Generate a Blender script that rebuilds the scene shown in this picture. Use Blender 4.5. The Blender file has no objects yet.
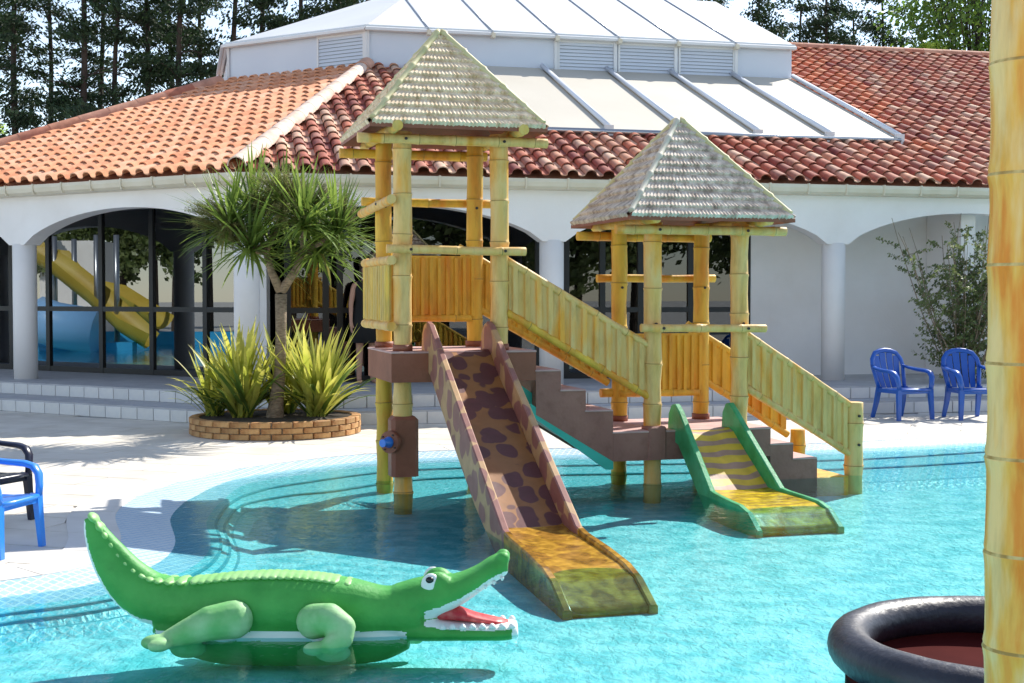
import bpy, bmesh, math, random
from mathutils import Vector, Matrix, noise
random.seed(7)
PI = math.pi
sc = bpy.context.scene

# ---------------------------------------------------------------- camera, light
FPX, YH, CAMH = 1350.0, 297.0, 1.62
PITCH = math.atan((341.5 - YH) / FPX)
cd = bpy.data.cameras.new('camera'); cam = bpy.data.objects.new('camera', cd)
sc.collection.objects.link(cam); sc.camera = cam
cd.sensor_width = 36; cd.lens = FPX / 1024 * 36; cd.clip_end = 2000; cd.clip_start = 0.1
cam.location = (0, 0, CAMH); cam.rotation_euler = (PI / 2 - PITCH, 0, 0)
SUN_EL, SUN_DX, SUN_DY = math.radians(42), 0.66, 0.75          # towards the sun: behind the building, to the right
w = bpy.data.worlds.new('World'); sc.world = w; w.use_nodes = True
nt = w.node_tree; bg = nt.nodes['Background']
sky = nt.nodes.new('ShaderNodeTexSky'); sky.sky_type = 'NISHITA'; sky.sun_disc = False
sky.sun_elevation = SUN_EL; sky.sun_rotation = math.atan2(SUN_DX, SUN_DY); sky.air_density = 1.0; sky.dust_density = 0.1; sky.ozone_density = 2.5
hsv = nt.nodes.new('ShaderNodeHueSaturation'); hsv.inputs['Saturation'].default_value = .72
nt.links.new(sky.outputs[0], hsv.inputs['Color']); nt.links.new(hsv.outputs[0], bg.inputs[0]); bg.inputs[1].default_value = 0.122
sd = bpy.data.lights.new('sun', 'SUN'); sd.energy = 3.7; sd.angle = math.radians(0.5); sd.color = (1, .95, .86)
so = bpy.data.objects.new('sun', sd); sc.collection.objects.link(so)
sv = Vector((SUN_DX * math.cos(SUN_EL), SUN_DY * math.cos(SUN_EL), math.sin(SUN_EL))).normalized()
so.rotation_euler = sv.to_track_quat('Z', 'Y').to_euler(); so.location = (20, 30, 40)
sc.view_settings.view_transform = 'Standard'; sc.view_settings.look = 'None'
sc.view_settings.exposure = 0.94; sc.view_settings.gamma = 1
try:
    sc.cycles.max_bounces = 7; sc.cycles.transparent_max_bounces = 12; sc.cycles.caustics_reflective = False
except Exception: pass

# ---------------------------------------------------------------- helpers
C = sc.collection
def link(o, parent=None):
    C.objects.link(o)
    if parent is not None: o.parent = parent
    return o
def tag(o, label=None, cat=None, group=None, kind=None):
    if label: o['label'] = label
    if cat: o['category'] = cat
    if group: o['group'] = group
    if kind: o['kind'] = kind
    return o
def thing(name, label, cat, loc=(0, 0, 0), rz=0, group=None):
    o = bpy.data.objects.new(name, None); o.empty_display_size = .2
    o.location = loc; o.rotation_euler = (0, 0, rz); link(o)
    return tag(o, label, cat, group)
def copy_tree(o, parent=None):
    c = o.copy(); C.objects.link(c)
    if parent is not None: c.parent = parent
    for ch in [x for x in C.objects if x.parent == o and x != c]: copy_tree(ch, c)
    return c
def V(*a): return Vector(a)
def pix_dir(px, py):
    F = V(0, math.cos(PITCH), -math.sin(PITCH)); U = V(0, math.sin(PITCH), math.cos(PITCH))
    return F + V(1, 0, 0) * (px - 512) / FPX + U * (341.5 - py) / FPX
def at_z(px, py, z):                # where a sight line meets height z (used to read plan positions)
    d = pix_dir(px, py); t = (z - CAMH) / d.z; return V(0, 0, CAMH) + d * t
def at_y(px, py, y):
    d = pix_dir(px, py); return V(0, 0, CAMH) + d * (y / d.y)

class MB:
    def __init__(s): s.v = []; s.f = []; s.m = []; s.s = []
    def add(s, vs, fs, mi=0, sm=False):
        o = len(s.v); s.v += [tuple(p) for p in vs]
        for f in fs: s.f.append(tuple(i + o for i in f)); s.m.append(mi); s.s.append(sm)
        return s
    def box(s, x0, x1, y0, y1, z0, z1, mi=0, M=None):
        vs = [V(x, y, z) for z in (z0, z1) for y in (y0, y1) for x in (x0, x1)]
        if M is not None: vs = [M @ p for p in vs]
        return s.add(vs, [(0, 2, 3, 1), (4, 5, 7, 6), (0, 1, 5, 4), (2, 6, 7, 3), (0, 4, 6, 2), (1, 3, 7, 5)], mi)
    def bbox(s, x0, x1, y0, y1, z0, z1, b=.01, mi=0, M=None):   # box with chamfered upright and top edges
        pr = [(x0 + b, y0), (x1 - b, y0), (x1, y0 + b), (x1, y1 - b), (x1 - b, y1), (x0 + b, y1), (x0, y1 - b), (x0, y0 + b)]
        pt = [(x0 + b, y0 + b), (x1 - b, y0 + b), (x1 - b, y0 + b), (x1 - b, y1 - b), (x1 - b, y1 - b), (x0 + b, y1 - b), (x0 + b, y1 - b), (x0 + b, y0 + b)]
        vs = [V(a, c, z0) for a, c in pr] + [V(a, c, z1 - b) for a, c in pr] + [V(a, c, z1) for a, c in pt]
        if M is not None: vs = [M @ p for p in vs]
        fs = [tuple(range(7, -1, -1))]
        for i in range(8):
            j = (i + 1) % 8
            fs.append((i, j, 8 + j, 8 + i)); fs.append((8 + i, 8 + j, 16 + j, 16 + i))
        fs.append((16, 17, 19, 21)); fs[-1] = (16, 17, 19, 21)
        return s.add(vs, fs, mi)
    def prism(s, poly, d, axis='y', at=0, mi=0, M=None):        # poly of 2-D points extruded d along axis
        n = len(poly)
        def mk(a, b, t):
            if axis == 'y': return V(a, t, b)
            if axis == 'x': return V(t, a, b)
            return V(a, b, t)
        vs = [mk(a, b, at) for a, b in poly] + [mk(a, b, at + d) for a, b in poly]
        if M is not None: vs = [M @ p for p in vs]
        fs = [tuple(range(n)), tuple(range(2 * n - 1, n - 1, -1))]
        for i in range(n):
            j = (i + 1) % n; fs.append((i, i + n, j + n, j))
        return s.add(vs, fs, mi)
    def tube(s, pts, rad, seg=10, mi=0, caps=True, squash=None, mis=None, sm=True):
        pts = [V(*p) for p in pts]; n = len(pts)
        if not isinstance(rad, (list, tuple)): rad = [rad] * n
        T = []
        for i in range(n):
            a = pts[max(0, i - 1)]; b = pts[min(n - 1, i + 1)]; t = (b - a)
            T.append(t.normalized() if t.length > 1e-9 else V(0, 0, 1))
        up = V(0, 0, 1) if abs(T[0].z) < .9 else V(0, 1, 0)
        x = T[0].cross(up).normalized(); vs = []
        for i in range(n):
            x = (x - T[i] * x.dot(T[i])); x = x.normalized() if x.length > 1e-6 else T[i].orthogonal().normalized()
            y = T[i].cross(x)
            for k in range(seg):
                a = 2 * PI * k / seg; ca, sa = math.cos(a), math.sin(a)
                if squash: sa *= squash
                vs.append(pts[i] + (x * ca + y * sa) * rad[i])
        o = len(s.v); s.v += [tuple(p) for p in vs]
        for i in range(n - 1):
            for k in range(seg):
                k2 = (k + 1) % seg
                s.f.append((o + i * seg + k, o + i * seg + k2, o + (i + 1) * seg + k2, o + (i + 1) * seg + k))
                s.m.append(mis[i] if mis else mi); s.s.append(sm)
        if caps:
            s.f.append(tuple(o + k for k in range(seg - 1, -1, -1))); s.m.append(mis[0] if mis else mi); s.s.append(False)
            s.f.append(tuple(o + (n - 1) * seg + k for k in range(seg))); s.m.append(mis[-1] if mis else mi); s.s.append(False)
        return s
    def build(s, name, mats, parent=None, recalc=False):
        me = bpy.data.meshes.new(name); me.from_pydata(s.v, [], s.f)
        for m in (mats if isinstance(mats, (list, tuple)) else [mats]): me.materials.append(m)
        me.polygons.foreach_set('material_index', s.m); me.polygons.foreach_set('use_smooth', s.s)
        me.update()
        if recalc:
            b = bmesh.new(); b.from_mesh(me); bmesh.ops.recalc_face_normals(b, faces=b.faces); b.to_mesh(me); b.free()
        return link(bpy.data.objects.new(name, me), parent)
def place(me, name, parent, M, group=None):      # another object on shared mesh data
    o = bpy.data.objects.new(name, me); o.matrix_local = M; link(o, parent); return o
def fix(o):
    me = o.data; b = bmesh.new(); b.from_mesh(me); bmesh.ops.recalc_face_normals(b, faces=b.faces); b.to_mesh(me); b.free(); return o

# ---------------------------------------------------------------- materials
def mat(name, col, rough=.6, var=None, scale=3.0, stretch=(1, 1, 1), bump=0, bscale=40, spec=.5, detail=5, var2=None, metal=0, coat=0, lo=.35, hi=.65, rnd=0, dirt=0, dscale=14, dcol=(.5, .42, .3)):
    m = bpy.data.materials.new(name); m.use_nodes = True; t = m.node_tree; N = t.nodes; L = t.links
    p = N['Principled BSDF']; p.inputs['Roughness'].default_value = rough
    p.inputs['Specular IOR Level'].default_value = spec; p.inputs['Metallic'].default_value = metal
    p.inputs['Coat Weight'].default_value = coat
    tc = N.new('ShaderNodeTexCoord'); mp = N.new('ShaderNodeMapping'); mp.inputs['Scale'].default_value = stretch
    L.new(tc.outputs['Object'], mp.inputs[0])
    out = None
    if var:
        n = N.new('ShaderNodeTexNoise'); n.inputs['Scale'].default_value = scale; n.inputs['Detail'].default_value = detail
        L.new(mp.outputs[0], n.inputs['Vector'])
        r = N.new('ShaderNodeValToRGB'); r.color_ramp.elements[0].position = lo; r.color_ramp.elements[1].position = hi
        r.color_ramp.elements[0].color = (*col, 1); r.color_ramp.elements[1].color = (*var, 1)
        if var2:
            e = r.color_ramp.elements.new((lo + hi) / 2); e.color = (*var2, 1)
        L.new(n.outputs['Fac'], r.inputs[0]); out = r.outputs[0]
    if rnd:
        oi = N.new('ShaderNodeObjectInfo'); gi = N.new('ShaderNodeNewGeometry'); ad = N.new('ShaderNodeMath'); ad.operation = 'ADD'
        fr = N.new('ShaderNodeMath'); fr.operation = 'FRACT'
        L.new(oi.outputs['Random'], ad.inputs[0]); L.new(gi.outputs['Random Per Island'], ad.inputs[1]); L.new(ad.outputs[0], fr.inputs[0])
        mr = N.new('ShaderNodeMapRange'); mr.inputs['To Min'].default_value = 1 - rnd; mr.inputs['To Max'].default_value = 1 + rnd
        L.new(fr.outputs[0], mr.inputs[0])
        mx = N.new('ShaderNodeMix'); mx.data_type = 'RGBA'; mx.blend_type = 'MULTIPLY'; mx.inputs[0].default_value = 1
        if out: L.new(out, mx.inputs['A'])
        else: mx.inputs['A'].default_value = (*col, 1)
        L.new(mr.outputs[0], mx.inputs['B']); out = mx.outputs['Result']
    if dirt:                             # blotchy grime and wear
        nd = N.new('ShaderNodeTexNoise'); nd.inputs['Scale'].default_value = dscale; nd.inputs['Detail'].default_value = 7; nd.inputs['Roughness'].default_value = .65
        L.new(mp.outputs[0], nd.inputs['Vector']); rd = N.new('ShaderNodeValToRGB'); rd.color_ramp.elements[0].position = .30; rd.color_ramp.elements[1].position = .52
        rd.color_ramp.elements[0].color = (*dcol, 1); rd.color_ramp.elements[1].color = (1, 1, 1, 1); L.new(nd.outputs['Fac'], rd.inputs[0])
        md = N.new('ShaderNodeMix'); md.data_type = 'RGBA'; md.blend_type = 'MULTIPLY'; md.inputs[0].default_value = dirt
        if out: L.new(out, md.inputs['A'])
        else: md.inputs['A'].default_value = (*col, 1)
        L.new(rd.outputs[0], md.inputs['B']); out = md.outputs['Result']
    if out: L.new(out, p.inputs['Base Color'])
    else: p.inputs['Base Color'].default_value = (*col, 1)
    if bump:
        n2 = N.new('ShaderNodeTexNoise'); n2.inputs['Scale'].default_value = bscale; n2.inputs['Detail'].default_value = 4
        L.new(mp.outputs[0], n2.inputs['Vector'])
        bn = N.new('ShaderNodeBump'); bn.inputs['Strength'].default_value = bump; bn.inputs['Distance'].default_value = .01
        L.new(n2.outputs['Fac'], bn.inputs['Height']); L.new(bn.outputs[0], p.inputs['Normal'])
    return m
def leafmat(name, col, col2, tr=.35, rough=.45, stripe=None):
    m = mat(name, col, rough, var=col2, scale=2.5, rnd=.25)
    t = m.node_tree; N = t.nodes; L = t.links; p = N['Principled BSDF']; outn = N['Material Output']
    tl = N.new('ShaderNodeBsdfTranslucent'); src = p.inputs['Base Color'].links[0].from_socket
    hs = N.new('ShaderNodeHueSaturation'); hs.inputs['Value'].default_value = 1.5; hs.inputs['Hue'].default_value = .485
    L.new(src, hs.inputs['Color']); L.new(hs.outputs[0], tl.inputs[0])
    mx = N.new('ShaderNodeMixShader'); mx.inputs[0].default_value = tr
    L.new(p.outputs[0], mx.inputs[1]); L.new(tl.outputs[0], mx.inputs[2]); L.new(mx.outputs[0], outn.inputs[0])
    return m
M = {}
M['deck'] = mat('deck_stone', (.62, .57, .49), .75, (.72, .67, .59), 2.5, bump=.2, bscale=60, rnd=.07, dirt=.3, dscale=2.2, dcol=(.78, .74, .68))
M['ground'] = mat('ground_screed', (.52, .5, .46), .85, (.6, .57, .53), 2)
M['coping'] = mat('pale_coping', (.62, .59, .54), .6, (.70, .67, .62), 4, bump=.1)
M['white'] = mat('white_render', (.84, .81, .79), .85, (.90, .88, .87), .9, bump=.25, bscale=60, dirt=.12, dscale=1.6, dcol=(.7, .68, .62))
M['white_panel'] = mat('white_sheet_metal', (.62, .66, .74), .45, (.66, .70, .77), 1)
M['cream_panel'] = mat('cream_blind_panel', (.55, .50, .41), .6, (.59, .54, .45), .7)
M['roof_white'] = mat('white_roof_sheet', (.70, .70, .70), .5, (.76, .76, .76), .6)
M['gutter'] = mat('cream_gutter', (.66, .59, .45), .5, (.72, .66, .53), 3)
M['rib'] = mat('white_tube_metal', (.76, .79, .86), .35)
M['riser'] = mat('glazed_riser_tile', (.66, .66, .66), .35, (.74, .73, .70), 6, rnd=.05)
M['tread'] = mat('grey_tread', (.42, .42, .44), .7, (.50, .50, .51), 4, bump=.1)
M['frame'] = mat('black_window_frame', (.008, .008, .01), .4)
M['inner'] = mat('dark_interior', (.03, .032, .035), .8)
M['wood_y'] = mat('log_paint_yellow', (.74, .46, .08), .55, (.84, .56, .10), 5, (1, 1, .25), bump=.3, bscale=30, var2=(.68, .50, .16), rnd=.06, dirt=.5)
M['wood_g'] = mat('log_paint_pale_green', (.72, .44, .12), .55, (.82, .38, .04), 6, (1, 1, .22), bump=.35, bscale=30, var2=(.76, .51, .19), lo=.36, hi=.66, rnd=.07, dirt=.5)
M['wood_o'] = mat('log_paint_bounce_orange', (.72, .28, .02), .55, (.80, .50, .05), 5, (1, 1, .25), bump=.35, bscale=30, var2=(.70, .40, .04), dirt=.5)  # orange holds the warm bounce light on back logs and slats
M['groove'] = mat('log_knot_stain', (.32, .20, .05), .8)
M['bolt'] = mat('dark_bolt', (.03, .02, .02), .4)
M['brown'] = mat('red_brown_paint', (.24, .075, .038), .55, (.30, .10, .055), 3, bump=.25, rnd=.04, dirt=.35, dscale=9)
M['mauve'] = mat('mauve_brown_paint', (.29, .12, .09), .6, (.36, .16, .12), 3, bump=.25, dirt=.4, dscale=9)
M['pinktop'] = mat('worn_tread_paint', (.5, .3, .28), .6, (.6, .4, .36), 6)
M['teal'] = mat('teal_paint', (.03, .42, .32), .45, (.05, .5, .4), 4)
M['green'] = mat('green_slide_paint', (.03, .30, .10), .4, (.06, .42, .18), 5, bump=.15, dirt=.45, dscale=10, dcol=(.6, .75, .6))
M['thatch'] = mat('cement_thatch', (.62, .47, .29), .85, (.88, .74, .54), 14, (1, 1, .3), bump=.2, bscale=90, var2=(.76, .61, .43), dirt=.15)
M['thatch2'] = mat('grey_cement_thatch', (.42, .33, .27), .85, (.78, .68, .58), 14, (1, 1, .3), bump=.2, bscale=90, var2=(.62, .52, .43), dirt=.15)
M['ridge_y'] = mat('ridge_log_paint', (.56, .50, .24), .6, (.66, .58, .32), 6)
M['ridge_w'] = mat('ridge_log_grey', (.60, .54, .42), .6, (.68, .62, .50), 6)
M['croc'] = mat('crocodile_green_paint', (.045, .31, .045), .55, (.08, .40, .07), 5, bump=.35, bscale=38, dirt=.25, dscale=11, dcol=(.5, .6, .45))
M['croc_l'] = mat('crocodile_sunlit_green', (.22, .52, .14), .5, (.32, .60, .22), 6, bump=.2)  # crest green lightened, sun on the back put into the colour
M['croc_foot'] = mat('crocodile_foot_pale_green', (.16, .46, .14), .6, (.40, .62, .32), 7, bump=.2, lo=.35, hi=.7)
M['croc_w'] = mat('crocodile_white_paint', (.78, .80, .78), .45, (.84, .85, .82), 8)
M['red'] = mat('red_mouth_paint', (.50, .02, .03), .4, (.72, .16, .14), 14, lo=.45, hi=.7)
M['black'] = mat('black_gloss', (.01, .01, .01), .25)
M['rubber'] = mat('wet_dark_rubber', (.014, .014, .022), .42, (.03, .028, .04), 4, bump=.5, bscale=26, dirt=.5, dscale=6, dcol=(.6, .6, .6))
M['tubin'] = mat('dark_red_basin', (.05, .006, .006), .9, (.07, .010, .009), 3, spec=.05)
M['blue'] = mat('blue_plastic', (.006, .080, .40), .32, (.008, .095, .46), 3, bump=.04, coat=.2)
M['blue_l'] = mat('light_blue_plastic', (.03, .22, .78), .3, (.03, .25, .82), 3, coat=.2)
M['navy'] = mat('navy_black_plastic', (.006, .008, .03), .3, coat=.2)
M['brick'] = mat('planter_brick', (.34, .15, .05), .8, (.55, .32, .13), 9, bump=.5, bscale=40, rnd=.2)
M['mortar'] = mat('planter_mortar', (.30, .24, .18), .9)
M['soil'] = mat('planter_soil', (.03, .02, .012), .95, (.05, .035, .02), 20)
M['bark'] = mat('fibrous_trunk', (.18, .13, .085), .9, (.34, .26, .18), 18, (1, 1, 3), bump=1, bscale=40)
M['pinebark'] = mat('pine_bark', (.035, .025, .02), .95, (.06, .045, .035), 3, (1, 1, .3))
M['palm'] = leafmat('cordyline_leaf', (.09, .16, .025), (.20, .29, .06), .4)
M['palm_l'] = leafmat('cordyline_dry_leaf', (.16, .17, .04), (.26, .24, .07), .3)
M['phorm'] = leafmat('variegated_flax_leaf', (.26, .32, .04), (.62, .58, .14), .4)
M['phorm_d'] = leafmat('green_flax_leaf', (.05, .11, .02), (.14, .2, .04), .35)
M['panicle'] = mat('flower_panicle_brown', (.17, .17, .05), .8, (.34, .32, .11), 9)
M['pine'] = leafmat('pine_needles', (.012, .03, .012), (.03, .065, .02), .2, .7)
M['decid'] = leafmat('broad_leaves', (.05, .12, .015), (.12, .22, .03), .4)
M['lime'] = leafmat('lime_leaves', (.16, .28, .03), (.28, .4, .06), .45)
M['olive'] = leafmat('olive_green_leaves', (.08, .12, .035), (.20, .25, .09), .35)
M['skin'] = mat('skin', (.50, .27, .19), .55, (.54, .30, .21), 8)
M['hair'] = mat('brown_hair', (.03, .018, .01), .6)
M['dress'] = mat('black_dress_cloth', (.010, .010, .012), .9)
M['bigpost'] = mat('cream_yellow_log_paint', (.80, .24, .005), .38, (.88, .56, .21), 5.5, (2.6, 2.6, .45), bump=.25, bscale=24, var2=(.86, .43, .06), lo=.38, hi=.60, dirt=.35, dscale=9)
M['slideyellow'] = mat('yellow_fibreglass', (.46, .32, .03), .5, (.52, .40, .06), 1)
M['poolblue'] = mat('blue_pool_wall', (.02, .30, .62), .5, (.03, .36, .68), 2)
M['slidelblue'] = mat('light_blue_fibreglass', (.25, .5, .85), .4)
M['metal'] = mat('grey_metal', (.4, .42, .45), .3, metal=.8)

def ramp_tiles(name, cols, rough=.75):
    m = bpy.data.materials.new(name); m.use_nodes = True; t = m.node_tree; N = t.nodes; L = t.links; p = N['Principled BSDF']
    p.inputs['Roughness'].default_value = rough; p.inputs['Specular IOR Level'].default_value = .3
    oi = N.new('ShaderNodeObjectInfo'); gi = N.new('ShaderNodeNewGeometry'); ad = N.new('ShaderNodeMath'); ad.operation = 'ADD'
    fr = N.new('ShaderNodeMath'); fr.operation = 'FRACT'
    L.new(oi.outputs['Random'], ad.inputs[0]); L.new(gi.outputs['Random Per Island'], ad.inputs[1]); L.new(ad.outputs[0], fr.inputs[0])
    r = N.new('ShaderNodeValToRGB'); r.color_ramp.interpolation = 'LINEAR'; el = r.color_ramp.elements
    el[0].position = 0; el[0].color = (*cols[0], 1); el[1].position = 1; el[1].color = (*cols[-1], 1)
    for i, c in enumerate(cols[1:-1]): e = el.new((i + 1) / (len(cols) - 1)); e.color = (*c, 1)
    L.new(fr.outputs[0], r.inputs[0])
    n = N.new('ShaderNodeTexNoise'); n.inputs['Scale'].default_value = 7; n.inputs['Detail'].default_value = 6
    gt = N.new('ShaderNodeNewGeometry'); L.new(gt.outputs['Position'], n.inputs['Vector'])
    r2 = N.new('ShaderNodeValToRGB'); r2.color_ramp.elements[0].position = .35; r2.color_ramp.elements[0].color = (.55, .5, .48, 1)
    r2.color_ramp.elements[1].position = .6; r2.color_ramp.elements[1].color = (1.1, 1.1, 1.1, 1); L.new(n.outputs['Fac'], r2.inputs[0])
    mx = N.new('ShaderNodeMix'); mx.data_type = 'RGBA'; mx.blend_type = 'MULTIPLY'; mx.inputs[0].default_value = .5
    L.new(r.outputs[0], mx.inputs['A']); L.new(r2.outputs[0], mx.inputs['B']); L.new(mx.outputs['Result'], p.inputs['Base Color'])
    return m
M['tile_f'] = ramp_tiles('weathered_roof_tile', [(.32, .08, .055), (.55, .18, .10), (.24, .06, .05), (.62, .32, .20), (.44, .13, .08), (.70, .48, .34), (.28, .08, .06)])
M['tile_l'] = ramp_tiles('sunlit_orange_roof_tile', [(.84, .36, .17), (.88, .44, .25), (.76, .31, .15), (.88, .50, .32), (.82, .37, .19)])  # left slope: clay colour raised to carry its sunlit brightness
M['tile_n'] = ramp_tiles('new_orange_roof_tile', [(.60, .20, .09), (.58, .17, .08), (.42, .13, .08), (.66, .30, .16)])
M['tile_r'] = ramp_tiles('ridge_tile_clay', [(.66, .36, .24), (.50, .18, .11), (.70, .42, .30), (.58, .25, .15)])
M['tile_w'] = ramp_tiles('pale_ridge_tile', [(.76, .58, .46), (.80, .63, .52), (.74, .54, .42)])

def spot_mat(name, base, spot, sc_, kind='giraffe', wet=False):
    m = bpy.data.materials.new(name); m.use_nodes = True; t = m.node_tree; N = t.nodes; L = t.links; p = N['Principled BSDF']
    p.inputs['Roughness'].default_value = .25 if wet else .5
    tc = N.new('ShaderNodeTexCoord'); mp = N.new('ShaderNodeMapping'); L.new(tc.outputs['Object'], mp.inputs[0])
    r = N.new('ShaderNodeValToRGB')
    if kind == 'giraffe':
        mp.inputs['Scale'].default_value = (sc_, sc_ * .85, sc_ * .75)
        nz = N.new('ShaderNodeTexNoise'); nz.inputs['Scale'].default_value = 1.2; nz.inputs['Detail'].default_value = 1
        L.new(mp.outputs[0], nz.inputs['Vector'])
        va = N.new('ShaderNodeVectorMath'); va.operation = 'MULTIPLY_ADD'; va.inputs[1].default_value = (.55, .55, .55)
        L.new(nz.outputs['Color'], va.inputs[0]); L.new(mp.outputs[0], va.inputs[2])
        vo = N.new('ShaderNodeTexVoronoi'); vo.inputs['Scale'].default_value = 1; vo.feature = 'F1'; vo.inputs['Randomness'].default_value = .75
        L.new(va.outputs[0], vo.inputs['Vector']); L.new(vo.outputs['Distance'], r.inputs[0])
        r.color_ramp.elements[0].position = .48; r.color_ramp.elements[1].position = .52; base, spot = spot, base
    else:
        mp.inputs['Scale'].default_value = (1, 1, 0)
        wv = N.new('ShaderNodeTexWave'); wv.bands_direction = 'Y'; wv.inputs['Scale'].default_value = sc_; wv.inputs['Distortion'].default_value = 2.0
        wv.inputs['Detail'].default_value = 1; wv.inputs['Detail Scale'].default_value = 1.5
        L.new(mp.outputs[0], wv.inputs['Vector']); L.new(wv.outputs['Fac'], r.inputs[0])
        r.color_ramp.elements[0].position = .56; r.color_ramp.elements[1].position = .60
    r.color_ramp.elements[0].color = (*base, 1); r.color_ramp.elements[1].color = (*spot, 1)
    n = N.new('ShaderNodeTexNoise'); n.inputs['Scale'].default_value = 9 if not wet else 14; n.inputs['Detail'].default_value = 6
    r2 = N.new('ShaderNodeValToRGB'); r2.color_ramp.elements[0].position = .3; r2.color_ramp.elements[1].position = .7
    r2.color_ramp.elements[0].color = (.8, .78, .72, 1) if not wet else (.35, .30, .05, 1); r2.color_ramp.elements[1].color = (1.05, 1.05, 1.05, 1)
    L.new(tc.outputs['Object'], n.inputs['Vector']); L.new(n.outputs['Fac'], r2.inputs[0])
    mx = N.new('ShaderNodeMix'); mx.data_type = 'RGBA'; mx.blend_type = 'MULTIPLY'; mx.inputs[0].default_value = 1
    L.new(r.outputs[0], mx.inputs['A']); L.new(r2.outputs[0], mx.inputs['B']); L.new(mx.outputs['Result'], p.inputs['Base Color'])
    b = N.new('ShaderNodeBump'); b.inputs['Strength'].default_value = .25; b.inputs['Distance'].default_value = .01
    L.new(n.outputs['Fac'], b.inputs['Height']); L.new(b.outputs[0], p.inputs['Normal'])
    return m
M['giraffe'] = spot_mat('giraffe_spot_paint', (.31, .135, .038), (.115, .033, .033), 5.8)  # bed browns darkened to hold the shade inside the slide
M['giraffe_wall'] = spot_mat('giraffe_spot_paint_rim', (.52, .31, .15), (.30, .12, .10), 5.5)
M['giraffe_wet'] = spot_mat('wet_algae_yellow_paint', (.62, .34, .04), (.44, .22, .03), 5.0, wet=True)
M['zebra'] = spot_mat('yellow_mauve_stripe_paint', (.80, .52, .05), (.46, .27, .20), 2.6, 'stripe')
M['zebra_wet'] = spot_mat('wet_yellow_stripe_paint', (.80, .58, .02), (.62, .42, .05), 2.6, 'stripe', wet=True)

def water_mat():
    m = bpy.data.materials.new('pool_water'); m.use_nodes = True; t = m.node_tree; N = t.nodes; L = t.links
    N.remove(N['Principled BSDF']); out = N['Material Output']
    gp = N.new('ShaderNodeNewGeometry')
    def nz(s, d, st, dist=0):
        mp = N.new('ShaderNodeMapping'); mp.inputs['Scale'].default_value = st; L.new(gp.outputs['Position'], mp.inputs[0])
        n = N.new('ShaderNodeTexNoise'); n.inputs['Scale'].default_value = s; n.inputs['Detail'].default_value = d; n.inputs['Distortion'].default_value = dist
        L.new(mp.outputs[0], n.inputs['Vector']); return n
    a = nz(2.0, 2, (1, .8, 1), .6); b = nz(13, 3, (1, .8, 1), .9); c = nz(34, 2, (1, .7, 1), .5)
    m1 = N.new('ShaderNodeMath'); m1.operation = 'MULTIPLY_ADD'; m1.inputs[1].default_value = 1.6
    m2 = N.new('ShaderNodeMath'); m2.operation = 'MULTIPLY_ADD'; m2.inputs[1].default_value = .22
    L.new(a.outputs['Fac'], m1.inputs[0]); L.new(b.outputs['Fac'], m1.inputs[2]); L.new(c.outputs['Fac'], m2.inputs[0]); L.new(m1.outputs[0], m2.inputs[2])
    bp = N.new('ShaderNodeBump'); bp.inputs['Strength'].default_value = 1; bp.inputs['Distance'].default_value = .0035
    L.new(m2.outputs[0], bp.inputs['Height'])
    fr = N.new('ShaderNodeFresnel'); fr.inputs['IOR'].default_value = 1.21; L.new(bp.outputs[0], fr.inputs['Normal'])
    gl = N.new('ShaderNodeBsdfGlossy'); gl.inputs['Roughness'].default_value = .04; gl.inputs['Color'].default_value = (1, 1, 1, 1); L.new(bp.outputs[0], gl.inputs['Normal'])
    tr = N.new('ShaderNodeBsdfTransparent'); tr.inputs[0].default_value = (.64, .95, .98, 1)
    mx0 = tr
    mx = N.new('ShaderNodeMixShader'); L.new(fr.outputs[0], mx.inputs[0]); L.new(mx0.outputs[0], mx.inputs[1]); L.new(gl.outputs[0], mx.inputs[2])
    L.new(mx.outputs[0], out.inputs[0]); return m
M['water'] = water_mat()
def relief(m):                          # wavy bump added to mottle the pool floor like rippling light
    t = m.node_tree; N = t.nodes; L = t.links; g = N.new('ShaderNodeNewGeometry'); mp = N.new('ShaderNodeMapping'); mp.inputs['Scale'].default_value = (1, .6, 1)
    L.new(g.outputs['Position'], mp.inputs[0]); n = N.new('ShaderNodeTexNoise'); n.inputs['Scale'].default_value = 21; n.inputs['Detail'].default_value = 5; n.inputs['Distortion'].default_value = .5
    L.new(mp.outputs[0], n.inputs['Vector']); b = N.new('ShaderNodeBump'); b.inputs['Strength'].default_value = 1; b.inputs['Distance'].default_value = .022
    L.new(n.outputs['Fac'], b.inputs['Height']); L.new(b.outputs[0], N['Principled BSDF'].inputs['Normal'])
def floor_mat():
    m = mat('turquoise_pool_liner', (.16, .54, .58), .6, (.42, .74, .76), 6, detail=4, lo=.4, hi=.6)
    relief(m)
    return m
M['liner'] = floor_mat()
def mosaic(name, c1, c2, mort, s=12):
    m = bpy.data.materials.new(name); m.use_nodes = True; t = m.node_tree; N = t.nodes; L = t.links; p = N['Principled BSDF']
    g = N.new('ShaderNodeNewGeometry'); mp = N.new('ShaderNodeMapping'); mp.inputs['Rotation'].default_value = (0, 0, .35); L.new(g.outputs['Position'], mp.inputs[0])
    b = N.new('ShaderNodeTexBrick'); b.offset = 0; b.inputs['Scale'].default_value = s; b.inputs['Mortar Size'].default_value = .05
    b.inputs['Brick Width'].default_value = .5; b.inputs['Row Height'].default_value = .5
    b.inputs['Color1'].default_value = (*c1, 1); b.inputs['Color2'].default_value = (*c2, 1); b.inputs['Mortar'].default_value = (*mort, 1)
    L.new(mp.outputs[0], b.inputs['Vector']); L.new(b.outputs['Color'], p.inputs['Base Color']); p.inputs['Roughness'].default_value = .35
    return m
M['mosaic'] = mosaic('pale_blue_mosaic', (.34, .52, .68), (.44, .61, .74), (.70, .75, .78), 9)
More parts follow.
